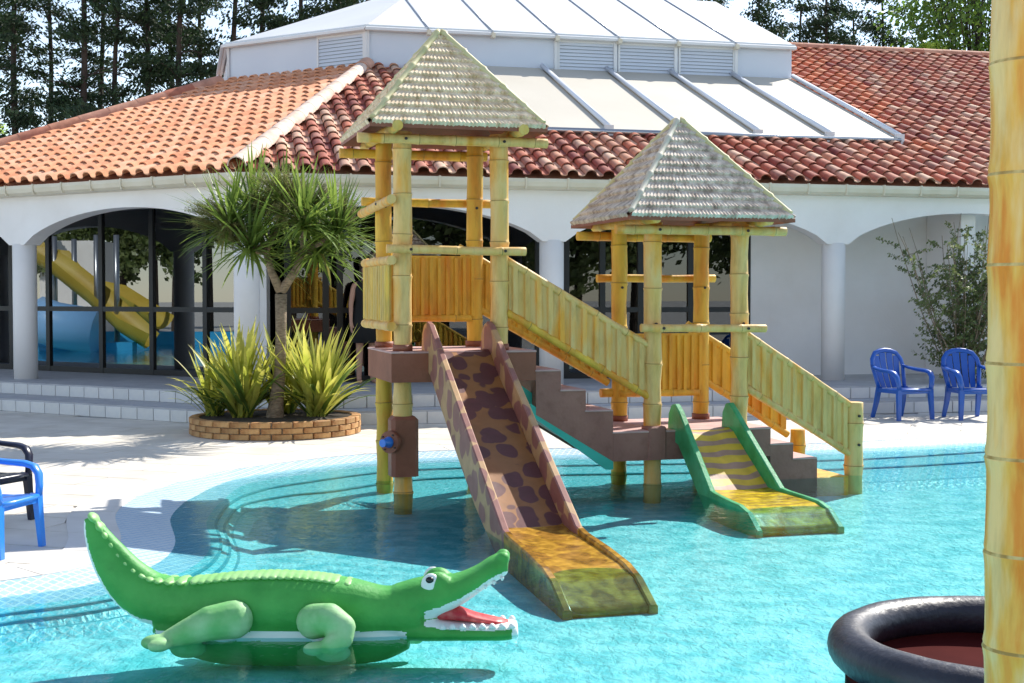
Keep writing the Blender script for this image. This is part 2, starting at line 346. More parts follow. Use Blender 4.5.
M['mosaic2'] = mosaic('turquoise_mosaic', (.12, .54, .60), (.20, .64, .70), (.4, .66, .68), 9); relief(M['mosaic2'])
M['riser_shade'] = mat('shaded_step_edge_blue', (.05, .36, .42), .4)  # dark edge bands paint the shade of the underwater risers
def glass_mat(name, refl, tint, rough=0.0, wob=.0):
    m = bpy.data.materials.new(name); m.use_nodes = True; t = m.node_tree; N = t.nodes; L = t.links
    N.remove(N['Principled BSDF']); out = N['Material Output']
    gl = N.new('ShaderNodeBsdfGlossy'); gl.inputs['Roughness'].default_value = rough; gl.inputs['Color'].default_value = (.85, .9, .92, 1)
    tr = N.new('ShaderNodeBsdfTransparent'); tr.inputs[0].default_value = (tint, tint, tint * 1.05, 1)
    mx = N.new('ShaderNodeMixShader'); mx.inputs[0].default_value = refl
    L.new(tr.outputs[0], mx.inputs[1]); L.new(gl.outputs[0], mx.inputs[2]); L.new(mx.outputs[0], out.inputs[0]); return m
M['glass'] = glass_mat('solar_control_glass', .21, .16)
M['glass_f'] = glass_mat('tinted_glass', .09, .35)

# ---------------------------------------------------------------- ground, pool
ZW = -0.05
ctrl = [(-9.5, 3.5), (-8.2, 5.6), (-6, 6.3), (-4.4, 6.75), (-3.45, 7.2), (-2.9, 7.65), (-2.62, 7.95), (-2.52, 8.4), (-2.62, 9.0), (-2.95, 10.0), (-3.04, 10.8), (-3.0, 11.35),
        (-2.86, 11.95), (-2.56, 12.7), (-1.66, 13.75), (-.66, 14.2), (.5, 14.4), (2.0, 14.6), (3.6, 14.95), (5.6, 15.85), (8, 16.9), (12, 18), (17, 17), (20, 12), (18, 5), (10, 1.6), (0, 1.2), (-6, 1.2)]
def catmull(P, k=6, closed=True):
    n = len(P); out = []
    for i in range(n):
        p0, p1, p2, p3 = [V(*P[(i + j - 1) % n]) for j in range(4)]
        for s in range(k):
            t = s / k
            out.append(.5 * ((2 * p1) + (p2 - p0) * t + (2 * p0 - 5 * p1 + 4 * p2 - p3) * t * t + (3 * p1 - p0 - 3 * p2 + p3) * t ** 3))
    return out
EDGE = catmull(ctrl)                     # deck edge of the pool, clockwise seen from above
def inset(P, d):
    n = len(P); out = []
    for i in range(n):
        t = (P[(i + 2) % n] - P[i - 2]).normalized(); nn = V(t.y, -t.x)     # to the inside
        out.append(P[i] + nn * d)
    return out
area = sum(EDGE[i].x * EDGE[(i + 1) % len(EDGE)].y - EDGE[(i + 1) % len(EDGE)].x * EDGE[i].y for i in range(len(EDGE)))
SG = 1 if area < 0 else -1
def beach(P, d0, dl):                    # the tiled beach is wider and drops off sooner on the left shore
    n = len(P); out = []
    for i in range(n):
        t = (P[(i + 2) % n] - P[i - 2]).normalized(); nn = V(t.y, -t.x) * SG
        g = min(1, max(0, (12.9 - P[i].y) / 1.6)) if P[i].x < -1 and P[i].y > 3 else 0
        g = g * g * (3 - 2 * g); h = max(0, 1 - ((P[i].y - 10.2) / 2.6) ** 2) * .36 if P[i].x < -1 else 0
        out.append(P[i] + nn * (d0 * (1 - g) + dl * g + h * g))
    return out
def in_pool(x, y):
    c = False; n = len(EDGE)
    for i in range(n):
        a, b = EDGE[i], EDGE[i - 1]
        if (a.y > y) != (b.y > y) and x < (b.x - a.x) * (y - a.y) / (b.y - a.y) + a.x: c = not c
    return c
OUTR = inset(EDGE, -.34 * SG)           # outer line of the coping
# second pool, left of the frame, seen only mirrored in the glazing
Cx, Cy = -3.7, 18.3
F1 = V(.972, .235, 0); N1 = V(.235, -.972, 0); F2 = V(-.857, .515, 0); N2 = V(-.515, -.857, 0); F3 = V(-.24, .971, 0); N3 = V(-.971, -.24, 0)
C0 = V(Cx, Cy, 0)
def mirror(p):                           # mirror image in the left glass front
    P0 = C0 - N2 * 1.9; d = (p - P0).dot(N2); return p - N2 * (2 * d)
def fill(loops, z, name, m, parent=None):
    b = bmesh.new(); es = []
    for lp in loops:
        vs = [b.verts.new((p[0], p[1], z)) for p in lp]
        for i in range(len(vs)): es.append(b.edges.new((vs[i], vs[(i + 1) % len(vs)])))
    bmesh.ops.triangle_fill(b, use_beauty=True, edges=es)
    for f in b.faces:
        f.normal_update()
        if f.normal.z < 0: f.normal_flip()
    me = bpy.data.meshes.new(name); b.to_mesh(me); b.free(); me.materials.append(m)
    return link(bpy.data.objects.new(name, me), parent)
sp = [mirror(at_z(px, py, 0)) for px, py in ((-40, 362), (-40, 339), (330, 339), (330, 368))]
sp = [(p.x, p.y) for p in sp]
big = [(-400, -400), (400, -400), (400, 600), (-400, 600)]
tag(fill([big, [(p.x, p.y) for p in OUTR], sp], -.012, 'ground', M['ground']), 'pale paved ground running out round the pool and building', kind='structure')
def ring(P, Q, z0, z1, mb, mi=0):
    n = len(P); o = len(mb.v)
    mb.v += [(p.x, p.y, z0) for p in P] + [(q.x, q.y, z1) for q in Q]
    for i in range(n):
        j = (i + 1) % n; mb.f.append((o + i, o + j, o + n + j, o + n + i)); mb.m.append(mi); mb.s.append(False)
cop = MB(); ring(OUTR, EDGE, -.006, -.006, cop)
cop = tag(fix(cop.build('coping', M['ground'])), kind='structure')
acc = 0; st0 = 0
for i in range(1, len(EDGE) + 1):
    j = i % len(EDGE); acc += (EDGE[j] - EDGE[i - 1]).length
    if acc < .75 and i < len(EDGE): continue
    ids = list(range(st0, i + 1)); st0 = i; acc = 0
    A = [OUTR[k % len(EDGE)] for k in ids]; B = [EDGE[k % len(EDGE)] for k in ids]
    if min(p.y for p in B) < 5 and True: continue
    for Q in (A, B): d_ = (Q[1] - Q[0]).normalized() * .005; Q[0] = Q[0] + d_; e_ = (Q[-2] - Q[-1]).normalized() * .005; Q[-1] = Q[-1] + e_
    n = len(A); pts = [(p.x, p.y) for p in A] + [(p.x, p.y) for p in reversed(B)]
    fix(MB().prism(pts, .056, 'z', -.05 + random.uniform(-.0007, .0007)).build('coping_stone', M['coping'], cop))
r1, r2, r2b, r3, r3b, r4, r4b, r5 = [beach(EDGE, a, b) for a, b in ((.30, .30), (.62, .36), (.66, .38), (1.05, .42), (1.10, .44), (1.75, .48), (1.80, .50), (2.1, .62))]
sl = MB(); ring(EDGE, r1, .002, -.085, sl, 0); ring(r1, r2, -.085, -.095, sl, 1); ring(r2, r2b, -.095, -.097, sl, 2); ring(r2b, r2b, -.097, -.112, sl, 2)
ring(r2b, r3, -.112, -.13, sl, 1); ring(r3, r3b, -.13, -.132, sl, 2); ring(r3b, r3b, -.132, -.148, sl, 2); ring(r3b, r4, -.148, -.18, sl, 1); ring(r4, r4b, -.18, -.182, sl, 2); ring(r4b, r5, -.182, -.23, sl, 1)
tag(fix(sl.build('pool_steps', [M['mosaic'], M['mosaic2'], M['riser_shade']])), kind='structure')
tag(fill([[(p.x, p.y) for p in beach(EDGE, 1.95, .56)]], -.225, 'pool_floor', M['liner']), kind='structure')
tag(fill([[(p.x, p.y) for p in inset(EDGE, .0)]], ZW, 'water', M['water']), 'clear turquoise rippled pool water', kind='structure')
tag(fill([sp], -.4, 'pool_floor', M['liner']), kind='structure')
tag(fill([sp], -.03, 'water', M['water']), kind='structure')

# deck slabs on the ground sheet
DA = math.radians(-19); du = V(math.cos(DA), math.sin(DA), 0); dv = V(-math.sin(DA), math.cos(DA), 0)
def offset_corner(a, b):                 # point with offset a from the front line and b from the left line
    det = N1.x * N2.y - N1.y * N2.x
    return C0 + V((a * N2.y - b * N1.y) / det, (N1.x * b - N2.x * a) / det, 0)
slabs = tag(bpy.data.objects.new('deck_paving', None), 'pale stone deck slabs laid around the pool', kind='structure'); link(slabs)
def clip(poly, p0, n):                   # keep the side where (p-p0).n <= 0
    out = []
    for i in range(len(poly)):
        a, b = poly[i], poly[(i + 1) % len(poly)]; da, db = (a - p0).dot(n), (b - p0).dot(n)
        if da <= 0: out.append(a)
        if da * db < 0: out.append(a + (b - a) * (da / (da - db)))
    return out
cnt = 0
for i in range(-16, 24):
    for j in range(-14, 46):
        w_, d_ = 1.2, .5; off = (j % 2) * .6
        c = V(-2.5, 8, 0) + du * ((i + .5) * w_ + off) + dv * ((j + .5) * d_)
        if not (-9 < c.x < 9 and 6.5 < c.y < 19.2): continue
        if abs(c.x) > .43 * c.y + 1.2: continue
        if (c - C0).dot(N1) < 1.5 and (c - C0).dot(N2) < .9: continue
        if in_pool(c.x, c.y) and min((V(c.x, c.y) - e).length for e in EDGE) > .7: continue
        g = .006
        poly = [c + du * (sx * (w_ / 2 - g)) + dv * (sy * (d_ / 2 - g)) for sx, sy in ((-1, -1), (1, -1), (1, 1), (-1, 1))]
        if (min((V(p.x, p.y) - e).length for p in poly for e in EDGE[::2]) < 1.3):
            k = min(range(len(EDGE)), key=lambda q: (V(c.x, c.y) - OUTR[q]).length); p0 = OUTR[k]
            t = (OUTR[(k + 1) % len(OUTR)] - OUTR[k - 1]).normalized(); nn = V(t.y, -t.x) * SG
            poly = clip(poly, V(p0.x - nn.x * .0, p0.y - nn.y * .0, 0), V(nn.x, nn.y, 0))
            if len(poly) < 3: continue
        mb = MB(); n = len(poly)
        b0 = [V(p.x, p.y, -.03) for p in poly]; b1 = [V(p.x, p.y, random.uniform(-.0008, .0008)) for p in poly]
        mb.add(b0 + b1, [tuple(range(n, 2 * n))] + [(q, (q + 1) % n, n + (q + 1) % n, n + q) for q in range(n)])
        cnt += 1
        o = mb.build('slab', M['deck'], slabs)
print('slabs', cnt)

# ---------------------------------------------------------------- the building
EZ, SL, APO, SIDE = 3.35, .395, 10.39, 8.6
bld = thing('pool_building', 'white arcaded pool building with orange clay tile roof and white roof lantern', 'building', C0)
def bl(mb, name, m, parent=bld): o = mb.build(name, m, parent, recalc=True); return o
WM = Matrix.Translation(-C0)             # world coordinates -> building coordinates
def wall_frame(dirv, outv, t0=0):        # matrix: x along facade, y inwards, z up (building coordinates)
    return Matrix(((dirv.x, -outv.x, 0, dirv.x * t0), (dirv.y, -outv.y, 0, dirv.y * t0), (0, 0, 1, 0), (0, 0, 0, 1)))
MF, ML = wall_frame(F1, N1), wall_frame(F2, N2)
PZ = .35
# portico floor and steps
steps = tag(bpy.data.objects.new('portico_steps', None), 'two wide tiled steps running along the arcade', kind='structure'); link(steps)
tile_me = MB().bbox(-.144, .144, 0, .02, 0, .15, .004).build('riser_tile', M['riser'], steps); tile_mesh = tile_me.data; first = True
for (a, b, z0, z1) in ((1.65, 1.05, 0, .175), (1.15, .35, .175, PZ)):
    pc = offset_corner(a, b); pl = pc + F2 * 12; pr = pc + F1 * 22
    if z1 == PZ: inner = [C0 - N1 * 12 + F1 * 20, C0 - N1 * 12 - N2 * 3 + F2 * 6]
    else: inner = [pr - N1 * 1.6, offset_corner(a - 1.6, b - 1.6), pl - N2 * 1.6]
    mb = MB().prism([(p.x, p.y) for p in [pl, pc, pr] + inner], z1 - z0 + (.1 if z0 == 0 else 0) , 'z', z0 - (.1 if z0 == 0 else 0))
    tag(fix(mb.build('tread', M['tread'], steps)))
    mb = MB()
    for (dr, nn, n) in ((F2, N2, 36), (F1, N1, 50)):
        for k in range(n):
            p = pc + dr * (.15 + .30 * k + .01) + nn * .021; ang = math.atan2(dr.y, dr.x) if dr is F1 else math.atan2(-dr.y, -dr.x)
            Mx = Matrix.Translation((p.x, p.y, z0 + .004)) @ Matrix.Rotation(ang, 4, 'Z')
            if first: tile_me.matrix_local = Mx; first = False
            else: place(tile_mesh, 'riser_tile', steps, Mx)
# columns and arches
ARC = 2.42; ARCH = .5; WT = 3.22
def arch_wall(Mx, s0, s1, y0=.15, th=.3):
    n = 22; mb = MB(); ss = [s0 + .17 + (s1 - s0 - .34) * i / n for i in range(n + 1)]
    zz = [ARC + ARCH * max(0, 1 - abs(2 * (s - (s0 + s1) / 2) / (s1 - s0 - .34)) ** 2) ** .75 for s in ss]
    ss = [s0] + ss + [s1]; zz = [ARC] + zz + [ARC]
    vs = []
    for s, z in zip(ss, zz):
        for y in (y0, y0 + th): vs += [Mx @ V(s, y, z), Mx @ V(s, y, WT)]
    fs = []
    for i in range(len(ss) - 1):
        a, b = 4 * i, 4 * i + 4
        fs += [(a, b, b + 1, a + 1), (a + 2, a + 3, b + 3, b + 2), (a, a + 2, b + 2, b), (a + 1, b + 1, b + 3, a + 3)]
    mb.add(vs, fs); return bl(mb, 'arch_wall', M['white'])
def column(Mx, s, y=.3):
    p = Mx @ V(s, y, 0)
    mb = MB().tube([(p.x, p.y, PZ), (p.x, p.y, ARC + .02)], .178, 24)
    return bl(mb, 'column', M['white'])
for k in range(4): arch_wall(MF, k * 4.47, (k + 1) * 4.47)
for k in range(3): arch_wall(ML, k * 4.68, (k + 1) * 4.68)
for k in range(0, 5): column(MF, k * 4.47 if k else .12)
for k in range(1, 4): column(ML, k * 4.68)
# soffit/ceiling and inner walls
RF, RL = 1.55, 2.0
icor = offset_corner(-RF, -RL) - C0
def plane_wall(Mx, s0, s1, y, z0, z1, m, name='wall', th=.08):
    mb = MB().box(s0, s1, y, y + th, z0, z1, 0, Mx); return bl(mb, name, m)
ceil = MB().prism([(p.x - Cx, p.y - Cy) for p in [C0 + F2 * 12.6, C0, C0 + F1 * 22, C0 + F1 * 22 - N1 * 3, offset_corner(-3, -3), C0 + F2 * 12.6 - N2 * 3]], .05, 'z', 3.17)
bl(ceil, 'ceiling', M['white'])
sF = icor.dot(F1); sL = icor.dot(F2)
# windows: glazing in black frames
def window(Mx, s0, s1, y, z0, z1, mull, trans, gm, label=None):
    fr = MB(); 
    for s in mull: fr.box(s - .045, s + .045, y - .03, y + .05, z0, z1, 0, Mx)
    ms = sorted(mull)
    for a, b in zip(ms[:-1], ms[1:]):
        for z in (z0, z1 - .09): fr.box(a + .045, b - .045, y - .025, y + .045, z, z + .09, 0, Mx)
        for z in trans: fr.box(a + .045, b - .045, y - .027, y + .047, z - .04, z + .04, 0, Mx)
    o = bl(fr, 'window', M['frame'])
    zs = [z0 + .09] + [v for z in trans for v in (z - .04, z + .04)] + [z1 - .09]
    for a, b in zip(ms[:-1], ms[1:]):
        for q in range(0, len(zs), 2):
            p = MB().box(a + .045, b - .045, y + .005, y + .011, zs[q], zs[q + 1], 0, Mx)
            fix(p.build('pane', gm, o))
    return o
def sL_at(px):                           # position along the left glass front seen at px
    d = (px - 512) / FPX; P0 = C0 - N2 * RL; # P0 + F2 t, x = d*y
    return (d * P0.y - P0.x) / (F2.x - d * F2.y)
def sF_at(px, y=RF):
    d = (px - 512) / FPX; P0 = C0 - N1 * y
    return (d * P0.y - P0.x) / (F1.x - d * F1.y)
TZ = 1.42
window(ML, 0, 0, RL, PZ, 3.16, [sL_at(p) for p in (238, 206, 152.5, 102, 49, 30)] , [TZ], M['glass'])
window(ML, 0, 0, RL, PZ, 3.16, [sL_at(p) for p in (12, -30, -75, -130, -190)], [TZ], M['glass'])
window(MF, 0, 0, RF, PZ, 3.16, [sF + .05] + [sF_at(p) for p in (288, 340, 402, 470, 538, 566)][:5], [TZ], M['glass_f'])
window(MF, 0, 0, RF, PZ, 3.16, [sF_at(p) for p in (566, 602, 640, 690, 747)], [TZ], M['glass_f'])
plane_wall(MF, sF_at(538) + .046, sF_at(566) - .046, RF - .02, PZ, 3.17, M['white'])
plane_wall(MF, sF_at(747) + .046, 22, RF - .02, PZ, 3.17, M['white'])
plane_wall(ML, sL_at(30) + .046, sL_at(12) - .046, RL - .02, PZ, 3.17, M['white'])
plane_wall(ML, sL_at(238) - .6, sL_at(238) - .046, RL - .02, PZ, 3.17, M['white'])
# shallow return wall in the right bay
mb = MB().box(sF_at(925), sF_at(925) + .25, .5, RF - .03, PZ, 3.17, 0, MF); bl(mb, 'wall', M['white'])
# dark hall behind the glass
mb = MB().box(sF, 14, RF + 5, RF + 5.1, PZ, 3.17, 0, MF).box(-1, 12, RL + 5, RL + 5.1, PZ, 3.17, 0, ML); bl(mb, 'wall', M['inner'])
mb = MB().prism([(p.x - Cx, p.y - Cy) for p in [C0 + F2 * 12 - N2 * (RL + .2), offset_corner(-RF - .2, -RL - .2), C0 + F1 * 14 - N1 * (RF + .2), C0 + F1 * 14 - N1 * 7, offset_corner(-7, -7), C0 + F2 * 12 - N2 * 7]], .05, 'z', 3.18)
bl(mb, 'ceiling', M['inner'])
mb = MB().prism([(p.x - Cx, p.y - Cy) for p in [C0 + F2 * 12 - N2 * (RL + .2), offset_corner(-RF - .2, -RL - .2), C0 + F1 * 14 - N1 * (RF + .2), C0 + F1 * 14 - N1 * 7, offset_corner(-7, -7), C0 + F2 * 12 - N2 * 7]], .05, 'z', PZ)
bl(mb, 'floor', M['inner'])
# third facet, back
M3 = Matrix.Translation(F2 * SIDE * 1.0) @ wall_frame(F3, N3)
plane_wall(M3, 2.0, 8.6, 2, PZ, 3.17, M['white'])
# gutter
gpts = []
def gutter(Mx, s0, s1, name):
    mb = MB(); pr = [(-.10, 3.30), (-.105, 3.25), (-.085, 3.19), (-.04, 3.155), (.03, 3.15), (.10, 3.15), (.149, 3.15), (.149, 3.235), (.0, 3.235), (-.02, 3.29)]
    n = len(pr); vs = [Mx @ V(s0, y, z) for y, z in pr] + [Mx @ V(s1, y, z) for y, z in pr]
    mb.add(vs, [(i, (i + 1) % n, n + (i + 1) % n, n + i) for i in range(n)] + [tuple(range(n)), tuple(range(2 * n - 1, n - 1, -1))])
    g = bl(mb, 'gutter', M['gutter']); s = s0 + .3
    first = None
    while s < min(s1, 15):
        b = MB().box(-.012, .012, -.118, -.06, 3.19, 3.31).box(-.012, .012, -.10, -.03, 3.155, 3.2)
        if first is None: first = b.build('bracket', M['gutter'], g).data; C.objects[-1 if False else len(C.objects) - 1].matrix_local = Mx @ Matrix.Translation((s, 0, 0))
        else: place(first, 'bracket', g, Mx @ Matrix.Translation((s, 0, 0)))
        s += .62
gutter(MF, -.03, 21, 'gutter'); gutter(ML, -.03, 8.7, 'gutter')
# ---- roof
A0 = offset_corner(-APO, -APO) - C0      # octagon centre, building coordinates
hipdir = A0 / APO                        # per unit of inset
C2 = F2 * SIDE; C3 = C2 + F3 * SIDE
APR = 9.8; RZ = EZ + SL * APR
roof = MB()
rt = A0.dot(F1)
def rv(p, z): return V(p.x, p.y, z)
right = F1 * 22
RA = A0; RR = right - N1 * APR
backn = -N1 * (2 * APO)
roof.add([rv(F2 * 0, EZ - .06), rv(right, EZ - .06), rv(RR, RZ - .06), rv(RA, EZ + SL * APO - .06), rv(C2, EZ - .06), rv(C3, EZ - .06), rv(right + backn, EZ - .06), rv(C3 - N1 * 6 + F1 * 6, EZ - .06)],
         [(0, 1, 2, 3), (4, 0, 3), (5, 4, 3), (3, 2, 6), (3, 6, 7), (5, 3, 7)])
rdeck = roof.build('roof', M['tile_f'], bld)
# tile: cover + channel profile, 0.27 wide, 0.40 long
TW, TG = .27, .355
def tile_mesh_make(name, m):
    L_ = .41; prof = []
    for i in range(7):
        a = PI * i / 6; prof.append((-.085 * math.cos(a) - .0, .075 * math.sin(a) ** .8 + .012))
    prof = [(x - .035, z) for x, z in prof]
    prof += [(.085, .000), (.12, .000), (.15, .012)]
    n = len(prof); th = .016
    vs = []
    for (y, dz, tp) in ((0, .022, 1.0), (L_, 0, .86)):
        vs += [(x * tp if x < .06 else x, y, z * tp + dz) for x, z in prof]
    vs += [(x, 0, z + .022 - th) for x, z in prof] + [(x, 0, z + .022) for x, z in prof]
    fs = [(i, i + 1, n + i + 1, n + i) for i in range(n - 1)] + [(2 * n + i, 2 * n + i + 1, 3 * n + i + 1, 3 * n + i) for i in range(n - 1)]
    mb = MB(); mb.add(vs, fs, 0, False); 
    me = bpy.data.meshes.new(name); me.from_pydata(mb.v, [], mb.f); me.materials.append(m)
    for i, p in enumerate(me.polygons): p.use_smooth = i < n - 1
    me.update(); return me, mb.v, mb.f
tme = {k: tile_mesh_make('roof_tile', M[k]) for k in ('tile_f', 'tile_l', 'tile_n')}
LANT = 6.3; LT0, LT1 = 2.6, 11.05
cl = math.hypot(1, SL); ca = math.atan(SL)
cands = []
def tiles(dirv, outv, length, mk, hip0, hip1, tmax, other):
    rows = int(APO * cl / TG) + 1; cols = int(length / TW)
    tanb = math.tan(PI / 8)
    for r in range(rows):
        D = r * TG / cl - .05
        for c in range(cols):
            s = (c + .5) * TW
            if hip0 and s < D * tanb - .05: continue
            if hip1 and s > length - D * tanb + .05: continue
            if s > tmax: continue
            mkk = mk
            if mk == 'tile_f':
                if D > 2.0 and D < LANT and 4.55 < s < 11.1: continue
                if D > LANT and s < 11.1: continue
                if D > APR: continue
                if (s > 11.05 and s < 12.6 - .25 * (LANT - D) + random.uniform(-.3, .3) and D > 3.0) or (11 < s < 11.7 and 1.6 < D < 2.1): mkk = 'tile_n'
            else:
                if D > LANT: continue
            # building coordinates
            y = D; x = s
            base = dirv * x - outv * y + V(0, 0, EZ + SL * D + .01)
            ang = math.atan2(dirv.y, dirv.x)
            upv = (-outv * 1 + V(0, 0, SL)).normalized(); xx = dirv if other == 1 else -dirv; zz = xx.cross(upv)
            jit = random.uniform(-.006, .006)
            Mx = Matrix(((xx.x, upv.x, zz.x, base.x + xx.x * jit), (xx.y, upv.y, zz.y, base.y + xx.y * jit), (xx.z, upv.z, zz.z, base.z), (0, 0, 0, 1)))
            Mx = Mx @ Matrix.Rotation(random.uniform(-.012, .012), 4, 'Z')
            wp = base + C0; px = 512 + FPX * wp.x / wp.y
            if px < -60 or px > 1000: continue
            cands.append(((wp - V(0, 0, CAMH)).length, mkk, Mx))
tiles(F1, N1, 22, 'tile_f', True, False, 18, 1)
tiles(F2, N2, SIDE, 'tile_l', True, True, 99, -1)
M3r = Matrix.Identity(4)
cands.sort(key=lambda q: q[0])
rest = {k: MB() for k in tme}
for i, (d, k, Mx) in enumerate(cands):
    if i < 290: place(tme[k][0], 'roof_tile', rdeck, Mx)
    else:
        rest[k].add([Mx @ V(*v) for v in tme[k][1]], tme[k][2], 0, True)
for k, mb in rest.items():
    if mb.v: tag(mb.build('roof_tiling', M[k], rdeck), kind='stuff')
print('tiles', len(cands))
# ridge and hip tiles
def ridge_run(p0, p1, r, m, seg=.42, name='ridge_tile', z=.05):
    d = p1 - p0; n = max(1, int(d.length / seg)); u = d.normalized(); sd_ = u.cross(V(0, 0, 1)).normalized(); up = sd_.cross(u)
    mesh = None
    for i in range(n):
        a = p0 + d * (i / n); 
        if mesh is None:
            mb = MB(); vs = []; L_ = d.length / n + .05; N_ = 8
            for (y, rr, dz) in ((0, r * 1.006, .004), (L_, r * .994, 0)):
                for k in range(N_ + 1):
                    t = PI * k / N_; vs.append((math.cos(t) * rr, y, math.sin(t) * rr + dz))
            for k in range(N_ + 1):
                t = PI * k / N_; vs.append((math.cos(t) * (r * 1.015 - .02), 0, math.sin(t) * (r * 1.015 - .02) + .006))
            q = N_ + 1
            mb.add(vs[:2 * q], [(k + 1, k, q + k, q + k + 1) for k in range(N_)], 0, True)
            mb.add(vs[:q] + vs[2 * q:], [(k, k + 1, q + k + 1, q + k) for k in range(N_)], 0, False)
            o = mb.build(name, m, rdeck); mesh = o.data; o.matrix_local = Matrix.Identity(4); first = True
        Mx = Matrix(((sd_.x, u.x, up.x, a.x), (sd_.y, u.y, up.y, a.y), (sd_.z, u.z, up.z, a.z + z), (0, 0, 0, 1)))
        if first: o.matrix_local = Mx; first = False
        else: place(mesh, name, rdeck, Mx)
hp = lambda D: V(hipdir.x * D, hipdir.y * D, EZ + SL * D)
ridge_run(hp(-.05), hp(5.9), .135, M['tile_w'], .55); ridge_run(hp(5.9), hp(6.25), .15, M['tile_r'])
hd2 = (A0 - C2) / APO
h2 = lambda D: V(C2.x + hd2.x * D, C2.y + hd2.y * D, EZ + SL * D)
ridge_run(h2(0), h2(6.1), .15, M['tile_r'], .55)
ra = F1 * (LT1 - .1) - N1 * APR; rb_ = F1 * 21 - N1 * APR; ridge_run(V(ra.x, ra.y, RZ), V(rb_.x, rb_.y, RZ), .12, M['tile_r'], .5)
# ---- lantern (clerestory)
LW0, LW1 = EZ + SL * LANT - .9, 6.60
L1 = hipdir * LANT; L2 = L1 + F2 * (SIDE * (APO - LANT) / APO); sideL = SIDE * (APO - LANT) / APO
L3 = L2 + F3 * sideL; LR = F1 * LT1 - N1 * LANT; LRb = F1 * LT1 - N1 * (LANT + 8)
MLF = Matrix.Translation(L1) @ wall_frame(F1, N1); MLL = Matrix.Translation(L1) @ wall_frame(F2, N2); ML3 = Matrix.Translation(L2) @ wall_frame(F3, N3)
lenF = LT1 - L1.dot(F1)
lant = MB(); 
lant.prism([(p.x, p.y) for p in (L1, LR, LRb, L3 + F1 * 2 - N1 * 3, L3, L2)], LW1 - LW0, 'z', LW0)
lo = bl(lant, 'roof_lantern', M['white_panel'])
def lpart(mb, name, m): return fix(mb.build(name, m, lo))
zb = EZ + SL * LANT
def louvre(Mx, s0, s1):
    z0, z1 = zb + .04, LW1 - .13
    f = MB().box(s0, s1, -.03, -.004, z0 - .05, z0, 0, Mx).box(s0, s1, -.03, -.004, z1, z1 + .05, 0, Mx).box(s0 - .04, s0, -.035, -.004, z0 - .05, z1 + .05, 0, Mx).box(s1, s1 + .04, -.035, -.004, z0 - .05, z1 + .05, 0, Mx)
    lf = lpart(f, 'louvre_frame', M['roof_white'])
    b = MB().box(s0, s1, -.006, -.003, z0, z1, 0, Mx); lpart(b, 'louvre_backing', M['metal'])
    sl_ = MB(); n = 9
    for i in range(n):
        z = z0 + (i + .15) * (z1 - z0) / n; h = (z1 - z0) / n
        sl_.add([Mx @ V(s0, -.028, z), Mx @ V(s1, -.028, z), Mx @ V(s1, -.008, z + h * .85), Mx @ V(s0, -.008, z + h * .85)], [(0, 1, 2, 3)])
    tag(lpart(sl_, 'louvre_slats', M['white_panel']), kind='stuff')
def sLF(px):                              # along lantern front
    P0 = C0 + L1; d = (px - 512) / FPX; return (d * P0.y - P0.x) / (F1.x - d * F1.y)
for a, b in ((558, 614), (618, 674), (678, 732)): louvre(MLF, sLF(a) + .02, sLF(b) - .02)
louvre(MLL, .08, 1.12)
for Mx, l in ((MLF, lenF), (MLL, sideL), (ML3, sideL)):       # fascia under the sheet roof and corner posts
    lpart(MB().box(-.04, l + .04, -.09, -.036, LW1 - .09, LW1 + .02, 0, Mx), 'fascia', M['roof_white'])
    lpart(MB().box(-.035, .035, -.05, -.001, zb - .3, LW1 - .09, 0, Mx), 'corner_post', M['roof_white'])
    lpart(MB().box(0, l, -.03, -.001, zb - .12, zb - .02, 0, Mx), 'flashing', M['white_panel'])
for px in (614, 674, 734, 555): lpart(MB().box(sLF(px) - .03, sLF(px) + .03, -.06, -.002, zb, LW1 - .06, 0, MLF), 'mullion', M['roof_white'])
LS = .42; AD = APO - LANT; RZ2 = LW1 + LS * AD
over = .16
def le(p, o): return p
e1 = hipdir * (LANT - over); e2 = C2 + hd2 * (LANT - over); C3c = C3; hd3 = (A0 - C3) / APO; e3 = C3 + hd3 * (LANT - over)
ez = LW1 - over * LS + .03
eR = F1 * (LT1 + .05) - N1 * (LANT - over); rR = F1 * (LT1 + .05) - N1 * APO; bR = F1 * (LT1 + .05) - N1 * (2 * APO - LANT)
hA = V(A0.x, A0.y, RZ2 + .03)
def slab(pts, name='roof_sheet', m=None, th=.05):
    pts = [V(*p) for p in pts]; n = len(pts); mb = MB()
    mb.add(pts + [p - V(0, 0, th) for p in pts], [tuple(range(n)), tuple(range(2 * n - 1, n - 1, -1))] + [(i, (i + 1) % n, n + (i + 1) % n, n + i) for i in range(n)])
    return lpart(mb, name, m or M['roof_white'])
# front sheets: seams perpendicular to the eave
s_l = e1.dot(F1); s_r = LT1 + .05; rA = A0.dot(F1)
cuts = [s_l] + [L1.dot(F1) + sLF(px) for px in (428, 491.5, 554.7, 616.5, 674.5, 732)] + [s_r]
g = .012
for a, b in zip(cuts[:-1], cuts[1:]):
    a_, b_ = a + g, b - g
    dA = LANT - over
    def top(s): return min(APO, LANT - over + max(0, (s - s_l)) / math.tan(PI / 8)) if s < rA else APO
    def pt(s, D): p = F1 * s - N1 * D; return (p.x, p.y, ez + LS * (D - (LANT - over)))
    poly = [pt(a_, dA), pt(b_, dA), pt(b_, top(b_))]
    if a_ < rA < b_: poly.append(pt(rA, APO))
    if top(a_) > dA + .05: poly.append(pt(a_, top(a_)))
    slab(poly)
slab([(e1.x - .01, e1.y, ez), tuple(hA), (e2.x, e2.y, ez)]); slab([(e2.x - .01, e2.y, ez), tuple(hA), (e3.x, e3.y, ez)])
